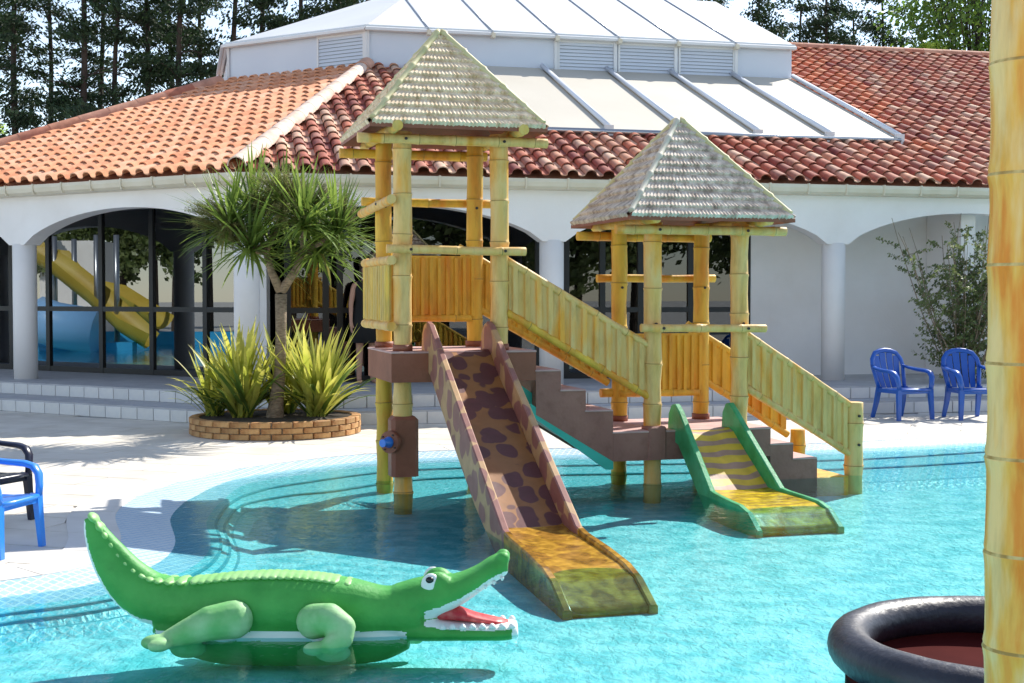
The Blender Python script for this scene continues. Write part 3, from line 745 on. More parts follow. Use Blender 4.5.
slab([(rR.x, rR.y, RZ2 + .03), (bR.x, bR.y, ez), tuple((e3 + F1 * 3 - N1 * 4).to_tuple()[:2]) + (ez,), tuple(hA)])
seam = MB(); 
for c in cuts[1:-1]:
    D1 = min(APO, LANT - over + max(0, (c - s_l)) / math.tan(PI / 8)) if c < rA else APO
    p = F1 * c - N1 * (LANT - over); q = F1 * c - N1 * D1
    lpart(MB().tube([(p.x, p.y, ez + .01), (q.x, q.y, ez + LS * (D1 - LANT + over) + .01)], .016, 6), 'seam', M['metal'])
    lpart(MB().box(c - L1.dot(F1) - .035, c - L1.dot(F1) + .035, -.22, -.092, LW1 - .14, LW1 - .05, 0, MLF), 'bracket', M['gutter'])
# triangular gable end
lpart(MB().add([LR + V(0, 0, LW1 - .02), F1 * LT1 - N1 * APO + V(0, 0, RZ2 - .04), F1 * LT1 - N1 * (2 * APO - LANT) + V(0, 0, LW1 - .02)], [(0, 1, 2)]), 'gable', M['white_panel'])
# skylight panels on the front slope
ribs = [4.62 + (11.05 - 4.62) * i / 5 for i in range(6)]
def rp(s, D, h): p = F1 * s - N1 * D; return V(p.x, p.y, EZ + SL * D + h)
for a, b in zip(ribs[:-1], ribs[1:]):
    pts = [rp(a + .03, 2.12, .13), rp(b - .03, 2.12, .13), rp(b - .03, LANT - .01, .13), rp(a + .03, LANT - .01, .13)]
    mb = MB().add(pts + [p - V(0, 0, .10) for p in pts], [(0, 1, 2, 3), (7, 6, 5, 4)] + [(i, (i + 1) % 4, 4 + (i + 1) % 4, 4 + i) for i in range(4)])
    fix(mb.build('skylight_panel', M['cream_panel'], bld))
for a in ribs:
    mb = MB().tube([rp(a, 2.08, .18), rp(a, LANT - .05, .19)], .042, 10); o = mb.build('skylight_rib', M['rib'], bld)
    mb = MB().box(a - .07, a + .07, -2.13, -2.04, .02, .19, 0, Matrix(((F1.x, N1.x, 0, 0), (F1.y, N1.y, 0, 0), (0, 0, 1, EZ + SL * 2.0 + .04), (0, 0, 0, 1))))
    fix(mb.build('end_cap', M['roof_white'], o))
mb = MB().tube([rp(ribs[0], 2.06, .10), rp(ribs[-1], 2.06, .10)], .045, 8); mb.build('skylight_gutter', M['metal'], bld)

# ---------------------------------------------------------------- play structure
PS = thing('play_structure', 'wooden water play structure with two thatched huts, stairs and two painted slides', 'play structure', (-.929, 11.46, 0), math.radians(16))
def log(p0, p1, r, m, name='beam', parent=PS, nodes=.36, seg=14, bolts=(), lab=None, ends=True):
    p0, p1 = V(*p0), V(*p1); L_ = (p1 - p0).length; u = (p1 - p0).normalized()
    side = u.orthogonal().normalized(); side2 = u.cross(side)
    pts, rad, mis = [], [], []
    n = max(1, round(L_ / nodes)); ph = random.uniform(.3, .7)
    ks = [(i + ph) * L_ / n for i in range(n) if .04 < (i + ph) * L_ / n < L_ - .04]
    ks = [k + random.uniform(-.03, .03) for k in ks]
    st = [(0, r * .97, 0)]
    last = 0
    for k in ks:
        mid = (last + k) / 2; st.append((mid, r * random.uniform(.93, .975), 0))
        st += [(k - .03, r * 1.0, 0), (k - .008, r * 1.075, 0), (k - .003, r * 1.08, 1), (k + .003, r * 1.0, 0), (k + .03, r * .985, 0)]; last = k
    st += [((last + L_) / 2, r * .97, 0), (L_ - .004, r * .98, 0), (L_, r * .93, 0)]
    ox = oy = 0
    for (t, rr, mi) in st:
        w1 = r * .13 * noise.noise(V(t * 2.5, p0.x * 3, p0.y * 3 + p0.z)); w2 = r * .13 * noise.noise(V(t * 2.5 + 9, p0.x * 3, p0.y))
        pts.append(p0 + u * t + side * w1 + side2 * w2); rad.append(rr * (1 + .08 * noise.noise(V(t * 4, p0.z, p0.x)))); mis.append(mi)
    mb = MB().tube(pts, rad, seg, mis=mis)
    o = mb.build(name, [m, M['groove']], parent)
    for (t, dv_) in bolts:
        c = p0 + u * t; d = V(*dv_).normalized(); b = MB().tube([c + d * (r * .9), c + d * (r * 1.1 + .006)], .013, 8)
        b.build('bolt', M['bolt'], o)
    if lab: o['label'] = lab
    return o
FR = (0, -1, 0)
def tower(u0, dz, hs, th, idx):
    zf = -.24
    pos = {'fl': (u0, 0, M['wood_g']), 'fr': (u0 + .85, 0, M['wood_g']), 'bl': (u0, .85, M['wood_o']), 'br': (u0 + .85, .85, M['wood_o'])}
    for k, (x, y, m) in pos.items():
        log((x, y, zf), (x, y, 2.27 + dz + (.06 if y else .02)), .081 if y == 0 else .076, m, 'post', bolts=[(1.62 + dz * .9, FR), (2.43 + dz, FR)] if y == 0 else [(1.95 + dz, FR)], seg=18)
    log((u0 - .40, -.125, 2.215 + dz), (u0 + 1.245, -.125, 2.215 + dz), .043, M['wood_g'], bolts=[(.40, FR), (1.25, FR)])
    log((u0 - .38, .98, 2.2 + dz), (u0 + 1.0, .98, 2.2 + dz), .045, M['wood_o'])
    log((u0 - .11, -.36, 2.30 + dz), (u0 - .11, 1.25, 2.30 + dz), .045, M['wood_y'])
    log((u0 + .97, -.36, 2.30 + dz), (u0 + .97, 1.25, 2.30 + dz), .045, M['wood_y'])
    log((u0 - .16, -.13, 1.345 + dz * .93), (u0 + 1.05, -.13, 1.335 + dz * .93), .038, M['wood_g'], 'rail', bolts=[(.2, FR), (1.02, FR)])
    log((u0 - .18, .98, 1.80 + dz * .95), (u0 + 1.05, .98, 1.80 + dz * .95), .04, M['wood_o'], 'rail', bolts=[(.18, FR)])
    # roof
    cx, cy = u0 + .425, .425; ez_, az = 2.315 + dz, (3.222 if idx == 0 else 3.262) + dz
    fb = MB(); a = hs
    fb.add([(cx - a, cy - a, ez_), (cx + a, cy - a, ez_), (cx + a, cy + a, ez_), (cx - a, cy + a, ez_), (cx, cy, az - .03),
            (cx - a, cy - a, ez_ - .03), (cx + a, cy - a, ez_ - .03), (cx + a, cy + a, ez_ - .03), (cx - a, cy + a, ez_ - .03), (cx, cy, az - .10)],
           [(0, 1, 4), (1, 2, 4), (2, 3, 4), (3, 0, 4), (6, 5, 9), (7, 6, 9), (8, 7, 9), (5, 8, 9), (0, 5, 6, 1), (1, 6, 7, 2), (2, 7, 8, 3), (3, 8, 5, 0)])
    rf = fb.build('hut_roof', [M['brown']], PS)
    rf['label'] = 'taller left hut roof of cement thatch' if idx == 0 else 'lower right hut roof of greyer cement thatch'
    rise = az - ez_; nrow = 12
    rng = random.Random(5 + idx)
    for q in range(4):
        R = Matrix.Translation((cx, cy, 0)) @ Matrix.Rotation(q * PI / 2, 4, 'Z')
        for r in range(nrow):
            f0 = r / nrow; f1 = min(.985, (r + 1.25) / nrow); mb = MB()
            hw = a * (1 - f0) - .02; n = max(2, int(2 * hw / .017))
            top, bot, vs, fs = [], [], [], []
            for i in range(n + 1):
                x = -hw + 2 * hw * i / n; jj = (.005 if i % 2 else -.004) * rng.uniform(.0, 1.6) * (1 if 0 < i < n else 0)
                fb_ = f0 + jj * 1.0; lift = .028 + (.003 if i % 2 else -.003) + rng.uniform(-.0015, .0015)
                vs.append((x, -a * (1 - fb_) - lift * .7, ez_ + rise * fb_ + lift))
                xt = x * max(.02, (1 - f1)) / max(.02, (1 - f0)); vs.append((xt, -a * (1 - f1) - .002, ez_ + rise * f1 + .003))
                vs.append((x, -a * (1 - fb_) + .004, ez_ + rise * fb_ - .004))
            for i in range(n):
                k = 3 * i; fs += [(k, k + 3, k + 4, k + 1), (k + 2, k + 5, k + 3, k)]
            mb.add([R @ V(*v) for v in vs], fs); mb.build('thatch_course', th, rf)
        # ridge log on the hip
        p0 = R @ V(a + .0, -a - .0, ez_ + .0); p1 = R @ V(0.02, -.02, az - .01)
        p0 = R @ V(-a + .03, -a + .03, ez_ + .045); p1 = R @ V(-.02, -.02, az + .0)
        L_ = (p1 - p0).length; uu = (p1 - p0).normalized(); pts, rad = [], []
        nn = 5
        for i in range(nn):
            t0 = L_ * i / nn; t1 = L_ * (i + 1) / nn
            pts += [p0 + uu * t0, p0 + uu * (t0 + .02), p0 + uu * (t1 - .05), p0 + uu * (t1 - .025)]; rad += [.031, .028, .026, .036]
        pts.append(p1 + uu * .02); rad.append(.024)
        MB().tube(pts, rad, 10).build('ridge_log', M['ridge_y'] if (idx == 0 or q != 0) else M['ridge_w'], rf)
tower(0, .726, .76, M['thatch'], 0)
tower(2.276, 0, .79, M['thatch2'], 1)
# extra rail on left side of first tower
log((-.12, -.13, 2.44), (-.12, 1.35, 2.40), .04, M['wood_g'], 'rail', bolts=[(.5, (-1, -.5, 0))])
log((-.12, -.14, 1.93), (-.12, 1.18, 1.93), .04, M['wood_g'], 'rail'); log((-.12, -.14, 1.375), (-.12, 1.18, 1.375), .04, M['wood_g'], 'rail')
def slatpanel(p0, p1, z0a, z1a, z0b, z1b, m, th=.03, gap=.083, name='panel', facing=1, rails=None, back=None):
    # vertical slats between p0 and p1 (plan), bottom z0, top z1 at either end
    p0, p1 = V(*p0), V(*p1); d = p1 - p0; L_ = d.length; u = d.normalized(); nn = V(-u.y, u.x, 0)
    Mx = Matrix(((u.x, nn.x, 0, p0.x), (u.y, nn.y, 0, p0.y), (0, 0, 1, 0), (0, 0, 0, 1)))
    pan = MB().prism([(0, z0a), (L_, z0b), (L_, z1b), (0, z1a)], .014, 'y', -.007, 0, Mx); po = fix(pan.build(name, back or m, PS))
    n = int(L_ / gap)
    for i in range(n):
        s = (i + .5) * L_ / n; t = s / L_; za = z0a + (z0b - z0a) * t + .02; zb_ = z1a + (z1b - z1a) * t - .02; j = random.uniform(-.006, .006)
        sl_ = (z1b - z1a) / L_
        w_ = gap * .29
        mb = MB()
        pr = [(-w_, -.007), (-w_ * .7, -.03), (w_ * .7, -.03), (w_, -.007), (w_, .007), (w_ * .7, .03), (-w_ * .7, .03), (-w_, .007)]
        vs = [Mx @ V(s + j + a, b, za + a * sl_) for a, b in pr] + [Mx @ V(s + j * .5 + a, b, zb_ + a * sl_) for a, b in pr]
        mb.add(vs, [(k, (k + 1) % 8, 8 + (k + 1) % 8, 8 + k) for k in range(8)] + [tuple(range(8)), tuple(range(15, 7, -1))])
        fix(mb.build('slat', m, po))
    return po
slatpanel((-.12, 1.12, 0), (-.12, 0, 0), 1.40, 1.91, 1.40, 1.91, M['wood_y'], name='panel')
for (u0, dz) in ((0, .726), (2.276, 0)):
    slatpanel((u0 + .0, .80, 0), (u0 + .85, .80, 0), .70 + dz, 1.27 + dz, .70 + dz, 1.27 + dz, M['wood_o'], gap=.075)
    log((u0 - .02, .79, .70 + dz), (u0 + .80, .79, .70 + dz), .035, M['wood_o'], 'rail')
def balustrade(ua, ub, za0, za1, zb0, zb1, v, m, mrail, lowm):
    slatpanel((ua, v, 0), (ub, v, 0), za0, za1, zb0, zb1, m, gap=.10, name='balustrade')
    log((ua - .02, v, za1), (ub + .01, v, zb1), .034, mrail, 'handrail', seg=12)
    log((ua - .02, v, za0), (ub + .02, v, zb0), .036, lowm, 'handrail', seg=12)
balustrade(.93, 2.21, 1.49, 1.94, .73, 1.19, -.02, M['wood_g'], M['wood_g'], M['wood_o'])  # lower log orange for the warm light reflected under it
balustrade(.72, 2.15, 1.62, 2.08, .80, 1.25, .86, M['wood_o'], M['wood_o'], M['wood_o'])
balustrade(3.20, 4.24, .80, 1.29, .15, .61, -.02, M['wood_g'], M['wood_g'], M['wood_g'])
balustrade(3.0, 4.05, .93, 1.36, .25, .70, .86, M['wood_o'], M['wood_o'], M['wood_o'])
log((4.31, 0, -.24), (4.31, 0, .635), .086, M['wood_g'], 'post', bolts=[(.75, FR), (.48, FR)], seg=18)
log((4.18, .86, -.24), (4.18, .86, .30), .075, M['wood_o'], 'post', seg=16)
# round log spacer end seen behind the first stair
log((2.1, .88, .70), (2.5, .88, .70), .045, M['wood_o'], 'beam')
# platforms (boards boxed in)
def plat(u0, u1, v0, v1, z0, z1, m, top):
    o = fix(MB().box(u0, u1, v0, v1, z0, z1).build('platform', m, PS))
    t = MB().bbox(u0 - .006, u1 + .004, v0 - .006, v1 + .006, z1, z1 + .016, .005).build('deck_board', top, o); fix(t)
    return o
plat(-.12, 1.148, -.12, 1.0, .90, 1.145, M['brown'], M['pinktop'])
plat(1.86, 3.385, -.12, 1.0, .17, .418, M['mauve'], M['pinktop'])
for (x, y, z) in ((-.0, 0, 1.161), (0, .85, 1.161), (.85, .85, 1.161), (2.276, .85, .434), (3.126, .85, .434), (.85, 0, 1.161)):
    MB().tube([(x, y, z), (x, y, z + .055)], .086, 16).build('collar', M['brown'], PS)
# brown casing round the front left post of the second tower, fascia block
fix(MB().bbox(2.19, 2.362, -.137, .06, .172, .47, .015).build('casing', M['mauve'], PS))
def stairs(prof, bottom, m, treads):
    mb = MB().prism(prof + bottom, .06, 'y', -.12).prism(prof + bottom, .06, 'y', .94); mb.prism([(a, b - .02) for a, b in prof] + [(a, b + .02) for a, b in bottom], .99, 'y', -.055)
    o = fix(mb.build('stairs', m, PS))
    for (a, b, z) in treads: fix(MB().bbox(a - .012, b, -.13, 1.01, z, z + .014, .004).build('tread', M['pinktop'], o))
stairs([(1.1485, 1.14), (1.1485, .975), (1.375, .975), (1.375, .80), (1.604, .80), (1.604, .615), (1.8585, .615), (1.8585, .42)], [(1.8585, .171), (1.1485, .60)], M['mauve'],
       [(1.152, 1.372, .976), (1.378, 1.601, .801), (1.607, 1.855, .616)])
stairs([(3.386, .41), (3.386, .27), (3.615, .27), (3.615, .13), (3.86, .13), (3.86, -.05)], [(3.86, -.23), (3.386, -.23)], M['mauve'], [(3.389, 3.612, .271), (3.619, 3.857, .131)])
fix(MB().bbox(3.862, 4.2, -.1, .98, -.23, -.045, .01).build('step', M['wood_o'], PS))
# teal beam under the first stair
p0, p1 = V(.95, -.02, .93), V(2.0, -.02, .22)
fix(MB().prism([(.98, .90), (1.86, .275), (1.86, .17), (1.75, .17), (1.02, .72)], .05, 'y', .0).build('stringer', M['teal'], PS))
fix(MB().prism([(1.10, .70), (1.862, .168), (1.862, .10), (1.80, .10), (1.10, .60)], .05, 'y', -.118).build('stringer', M['teal'], PS))
# slides
def slide(uc, hw0, hw1, bed, wall, vend, mb_mat, wm, wet, wwet, wtop, label, under, drift=0):
    s = MB(); n = len(bed); vs = []
    def hw(w): return hw0 + (hw1 - hw0) * min(1, max(0, (w - .2) / 1.2))
    def wid(x, w): return uc + x * hw(w) - (drift * max(0, (w - 2.45) / 1.6))
    # subdivide
    def sub(P, k=4):
        out = []
        for (a, b) in zip(P[:-1], P[1:]):
            for i in range(k): t = i / k; out.append((a[0] + (b[0] - a[0]) * t, a[1] + (b[1] - a[1]) * t))
        return out + [P[-1]]
    bed2 = sub(bed); nx = 6; o = 0
    for (w, z) in bed2:
        for i in range(nx + 1): vs.append((wid(-1 + 2 * i / nx, w), -w, z + .012 * abs(-1 + 2 * i / nx) ** 3))
        for i in range(nx + 1): vs.append((wid(-1 + 2 * i / nx, w), -w, z - .04))
    q = nx + 1; fs = []; mi = []
    for r in range(len(bed2) - 1):
        a = r * 2 * q; b = a + 2 * q; wetf = 1 if bed2[r][1] < .02 else 0
        for i in range(nx): fs.append((a + i, a + i + 1, b + i + 1, b + i)); mi.append(wetf); fs.append((a + q + i + 1, a + q + i, b + q + i, b + q + i + 1)); mi.append(wetf)
    a = (len(bed2) - 1) * 2 * q; fs += [(a + i, a + i + 1, a + q + i + 1, a + q + i) for i in range(nx)]; mi += [1] * nx
    fs += [(i + 1, i, q + i, q + i + 1) for i in range(nx)]; mi += [0] * nx
    mb = MB()
    for f, k in zip(fs, mi): mb.f.append(f); mb.m.append(k); mb.s.append(True)
    mb.v = vs; so_ = fix(mb.build('slide', [mb_mat, wet], PS)); so_['label'] = label
    def bz(w):
        for (a, b) in zip(bed[:-1], bed[1:]):
            if a[0] <= w <= b[0]: return a[1] + (b[1] - a[1]) * (w - a[0]) / (b[0] - a[0])
        return bed[0][1] if w < bed[0][0] else bed[-1][1]
    for sg in (-1, 1):
        T = sub(wall, 3); mb = MB(); th = .055; vs = []
        for (w, z) in T:
            x0 = wid(0, w) + sg * (hw(w) + .002); x1 = x0 + sg * th; zz = max(min(bz(w) - under, z - .02), -.235) if z > .03 else -.235; b_ = .010
            vs += [(x0, -w, zz), (x0, -w, z - b_), (x0 + sg * b_, -w, z), (x1 - sg * b_, -w, z), (x1, -w, z - b_), (x1, -w, zz)]
        for r in range(len(T) - 1):
            a, b = 6 * r, 6 * r + 6; wetf = 1 if T[r][1] < .028 else 0
            for k in range(6):
                k2 = (k + 1) % 6; mb.f.append((a + k, a + k2, b + k2, b + k)); mb.s.append(False)
                mb.m.append(wetf if wetf else (2 if k in (1, 2, 3) else 0))
        e = 6 * (len(T) - 1)
        mb.f += [tuple(range(6)), tuple(e + k for k in range(5, -1, -1))]; mb.m += [0, 1]; mb.s += [False, False]
        mb.v = vs; fix(mb.build('side_wall', [wm, wwet, wtop], so_))
    return so_
slide(.49, .235, .235, [(.10, 1.163), (.20, 1.12), (.36, 1.00), (2.16, -.01), (2.34, -.030), (3.0, -.038), (3.45, -.050), (3.7, -.08), (3.98, -.19)],
      [(-.16, 1.17), (-.13, 1.31), (-.06, 1.385), (.03, 1.41), (.12, 1.39), (.22, 1.33), (2.42, .03), (2.60, .012), (3.1, .002), (3.5, -.018), (3.72, -.058), (4.0, -.17)], 3.8,
      M['giraffe'], M['giraffe_wall'], M['giraffe_wet'], M['giraffe_wet'], M['giraffe_wall'], 'long giraffe-spotted brown slide with yellow wet run-out', .17, .08)
slide(2.74, .235, .32, [(.10, .432), (.20, .405), (.30, .33), (.80, -.02), (.94, -.032), (1.55, -.046), (1.72, -.075), (1.88, -.18)],
      [(-.05, .44), (-.03, .58), (.03, .655), (.10, .665), (.19, .61), (.98, .01), (1.08, .0), (1.58, -.018), (1.74, -.055), (1.91, -.17)], 1.7,
      M['zebra'], M['green'], M['zebra_wet'], M['green'], M['green'], 'short yellow slide with mauve stripes between green side walls', .10)
# pipe sleeve with water jet on the front left post
z0, z1 = .10, .61
pts = []
fix(MB().bbox(-.115, .118, -.11, .10, z0, z1, .03).build('pipe_sleeve', M['brown'], PS)); slv = C.objects[len(C.objects) - 1]
ax = V(-.75, -.66, 0).normalized(); cc = V(-.105, -.085, .40)
MB().tube([cc, cc + ax * .05], .095, 18).build('flange', M['brown'], slv)
MB().tube([cc + ax * .05, cc + ax * .06, cc + ax * .12, cc + ax * .14], [.05, .048, .03, .034], 14).build('nozzle', M['blue_l'], slv)
for k in range(4):
    a = k * PI / 2 + .6; sd_ = ax.cross(V(0, 0, 1)); b = cc + ax * .05 + (sd_ * math.cos(a) + V(0, 0, 1) * math.sin(a)) * .075
    MB().tube([b, b + ax * .012], .008, 6).build('bolt', M['bolt'], slv)

# ---------------------------------------------------------------- foreground log post and tub
fp = thing('log_post', 'tall cream and yellow painted log post in the right foreground', 'post', (1.36, 3.55, -.225))
ring_y = [65, 175, 265, 363, 457, 553, 649, 745]; zs = [1.62 + (YH - y) / FPX * 3.55 + .225 for y in ring_y] + [2.9]
st = []; prev = 3.3
zz = 0; K = sorted([z for z in zs if z > .05]); pts = []; rad = []; mis = []
R0 = .105; last = 0
for k in K:
    for f in (.15, .4, .65, .85):
        pts.append((0, 0, last + (k - last) * f)); rad.append(R0 * (1 - .028 * math.sin(f * PI) + .01 * math.sin(k * 9 + f * 5))); mis.append(0)
    pts += [(0, 0, k - .010), (0, 0, k - .004), (0, 0, k + .004), (0, 0, k + .012)]; rad += [R0 * 1.025, R0 * 1.04, R0 * 1.005, R0 * 1.02]; mis += [0, 1, 0, 0]; last = k
pts = [(0, 0, 0)] + pts + [(0, 0, 3.4)]; rad = [R0] + rad + [R0]; mis = [0] + mis + [0]
M['ringstain'] = mat('post_ring_stain', (.40, .22, .05), .7, (.7, .5, .2), 30)
MB().tube(pts, rad, 40, mis=mis).build('trunk', [M['bigpost'], M['ringstain']], fp)
tubp = at_z(1012, 640, .13)
tub = thing('round_tub', 'dark padded round tub rim standing in the pool beside the foreground post', 'tub', (tubp.x, tubp.y, -.225))
RM, RT = .685, .096
mb = MB(); seg, s2 = 96, 20; vs = []
for i in range(seg):
    a = 2 * PI * i / seg; k = 1 + .012 * math.sin(7 * a) + .008 * math.sin(17 * a + 1)
    for j in range(s2):
        b = 2 * PI * j / s2; rr = RM + RT * k * math.cos(b); vs.append((rr * math.cos(a), rr * math.sin(a), .30 + RT * k * math.sin(b)))
fs = [(i * s2 + j, ((i + 1) % seg) * s2 + j, ((i + 1) % seg) * s2 + (j + 1) % s2, i * s2 + (j + 1) % s2) for i in range(seg) for j in range(s2)]
mb.add(vs, fs, 0, True); fix(mb.build('padded_rim', M['rubber'], tub))
mb = MB(); prof = [(.0, .20), (.45, .20), (.60, .21), (.66, .28), (.70, .28), (.705, .1), (.62, 0.0)]; vs = []
for i in range(64):
    a = 2 * PI * i / 64
    for r, z in prof: vs.append((r * math.cos(a), r * math.sin(a), z))
q = len(prof); mb.add(vs, [(i * q + j, ((i + 1) % 64) * q + j, ((i + 1) % 64) * q + j + 1, i * q + j + 1) for i in range(64) for j in range(q - 1)], 0, True)
mb.build('basin', M['tubin'], tub)

# ---------------------------------------------------------------- crocodile
CD = 6.57; KX = CD / FPX
cr = thing('crocodile', 'green crocodile figure with open red mouth and raised tail lying in the pool', 'statue', ((300 - 512) * KX, CD + .12, -.25))
def cp(px, py, y=0): return V((px - 300) * KX, y - .0, CAMH - (py - YH) * KX + .225)
def loft(mb, secs, seg=20, mi=0):        # secs: (px, py, half height px, half width m)
    P = [cp(a, b) for a, b, c, d in secs]; vs = []
    for i, (a, b, c, d) in enumerate(secs):
        t = (P[min(i + 1, len(P) - 1)] - P[max(0, i - 1)]).normalized(); up = V(-t.z, 0, t.x)
        if up.z < 0 and abs(up.z) > .4: up = -up
        for k in range(seg):
            an = 2 * PI * k / seg; cc_, ss = math.cos(an), math.sin(an)
            cc_ = math.copysign(abs(cc_) ** .8, cc_); ss = math.copysign(abs(ss) ** .9, ss)
            vs.append(P[i] + up * (ss * c * KX) + V(0, 1, 0) * (cc_ * d))
    n = len(secs); fs = [(i * seg + k, i * seg + (k + 1) % seg, (i + 1) * seg + (k + 1) % seg, (i + 1) * seg + k) for i in range(n - 1) for k in range(seg)]
    fs += [tuple(range(seg - 1, -1, -1)), tuple((n - 1) * seg + k for k in range(seg))]
    mb.add(vs, fs, mi)
def interp(secs, k=4):
    out = []
    for i in range(len(secs) - 1):
        p0, p1, p2, p3 = [secs[max(0, min(len(secs) - 1, i + j - 1))] for j in range(4)]
        for s in range(k):
            t = s / k
            out.append(tuple(.5 * (2 * b + (c - a) * t + (2 * a - 5 * b + 4 * c - d) * t * t + (3 * b - a - 3 * c + d) * t ** 3) for a, b, c, d in zip(p0, p1, p2, p3)))
    return out + [secs[-1]]
cb = MB()
loft(cb, interp([(80, 517, 6, .03), (86, 533, 12, .045), (99, 557, 19, .06), (118, 582, 24, .08), (143, 600, 26, .10), (176, 605, 26, .12), (215, 606, 30, .145), (260, 606, 32, .155), (305, 607, 32, .155), (345, 610, 30, .145), (378, 613, 25, .13), (402, 613, 26, .13), (420, 614, 25, .125)]))
loft(cb, interp([(150, 622, 14, .08), (178, 634, 22, .10), (215, 640, 27, .12), (260, 641, 28, .13), (305, 641, 28, .13), (345, 641, 27, .12), (378, 640, 24, .11), (405, 636, 16, .08)]))   # belly resting on the pool floor
loft(cb, interp([(395, 606, 20, .12), (420, 601, 22, .125), (440, 596, 19, .12), (460, 589, 15, .11), (480, 578, 12, .10), (498, 567, 12, .095), (508, 566, 9, .07)]))   # upper jaw
loft(cb, interp([(398, 628, 14, .11), (425, 630, 13, .125), (450, 632, 10.5, .12), (480, 633, 9.5, .11), (505, 633, 9.5, .10), (518, 632, 8, .07)]))     # lower jaw
def ball(mb, c, rx, ry, rz, seg=16, rings=10, rot=None):
    vs = []; 
    for i in range(rings + 1):
        th = PI * i / rings
        for k in range(seg):
            ph = 2 * PI * k / seg; p = V(rx * math.sin(th) * math.cos(ph), ry * math.sin(th) * math.sin(ph), rz * math.cos(th))
            if rot: p = rot @ p
            vs.append(V(*c) + p)
    mb.add(vs, [(i * seg + k, i * seg + (k + 1) % seg, (i + 1) * seg + (k + 1) % seg, (i + 1) * seg + k) for i in range(rings) for k in range(seg)])
ball(cb, cp(436, 584, -.055), .075, .055, .065); ball(cb, cp(436, 584, .055), .075, .055, .065)      # brow bulges
ball(cb, cp(503, 557, -.04), .035, .035, .03); ball(cb, cp(503, 557, .04), .035, .035, .03)
for y in (-1, 1):
    ball(cb, cp(222, 618, y * .14), .12, .075, .10); ball(cb, cp(326, 624, y * .14), .105, .075, .095)
b = bpy.data.meshes.new('croc_tmp'); b.from_pydata(cb.v, [], cb.f); b.update(); tmp = bpy.data.objects.new('croc_tmp', b); C.objects.link(tmp)
bm_ = bmesh.new(); bm_.from_mesh(b); bmesh.ops.recalc_face_normals(bm_, faces=bm_.faces); bm_.to_mesh(b); bm_.free()
def remesh(ob, vox, sm=4, fac=.5):
    m1 = ob.modifiers.new('r', 'REMESH'); m1.mode = 'VOXEL'; m1.voxel_size = vox; m2 = ob.modifiers.new('s', 'SMOOTH'); m2.iterations = sm; m2.factor = fac
    dg = bpy.context.evaluated_depsgraph_get(); me = bpy.data.meshes.new_from_object(ob.evaluated_get(dg)); bpy.data.objects.remove(ob); 
    for p in me.polygons: p.use_smooth = True
    return me
me = remesh(tmp, .0085, 7)
for m in ('croc', 'croc_w', 'croc_l'): me.materials.append(M[m])
def body_line(px):                       # upper edge of the flank: crest in sunlit green above it
    return None
for p in me.polygons:
    c = p.center; n = p.normal; px = 300 + c.x / KX; py = YH + (CAMH - c.z + .225) / KX
    mi = 0
    if 150 < px < 405 and 629 < py < 638: mi = 1
    if px < 180 and n.z < -.55: mi = 1
    if px < 125 and n.x < -.55 and n.z < .2: mi = 1
    if px > 424 and 570 < py < 633:
        # inside of the mouth: underside of the upper jaw and top of the lower jaw
        up_mid = 601 - (px - 420) * .40
        if py > up_mid and py < 628 and n.z < -.35 : mi = 1
        if py > 615 and n.z > .62 : mi = 1
    if px > 430 and py < 630 and py > (613 - (px - 430) * .44) - 3 and py < 618 - (px - 430) * .3 and n.z < .0: mi = 1
    if px > 512 and py > 618: mi = 1
    p.material_index = mi
co = bpy.data.objects.new('body', me); link(co, cr)
# scalloped crest along tail and back
crest_pts = interp([(84, 514, 0, 0), (97, 532, 0, 0), (115, 556, 0, 0), (136, 572, 0, 0), (158, 578, 0, 0), (190, 578, 0, 0), (230, 574, 0, 0), (270, 572.5, 0, 0), (310, 574.5, 0, 0), (345, 580, 0, 0), (375, 588, 0, 0), (392, 590, 0, 0)], 5)
cm = MB(); acc = 0; lastp = None
for i, q in enumerate(crest_pts):
    p = cp(q[0], q[1] + 3.5); 
    if lastp is not None and (p - lastp).length < .034: continue
    t = (p - (lastp or (p - V(.1, 0, -.1)))).normalized(); lastp = p
    rot = Matrix.Rotation(-math.atan2(t.z, t.x), 3, 'Y')
    wdt = .035 + .035 * min(1, max(0, (q[0] - 100) / 60)); wdt = wdt if q[0] < 330 else wdt * (1 - (q[0] - 330) / 110)
    ball(cm, p, .036, wdt * 1.5, .019, 10, 6, rot)
for i in range(0): pass
tb = bpy.data.meshes.new('t'); tb.from_pydata(cm.v, [], cm.f); tmp = bpy.data.objects.new('t', tb); C.objects.link(tmp)
me = remesh(tmp, .006, 4, .5); me.materials.append(M['croc_l']); link(bpy.data.objects.new('crest', me), cr)
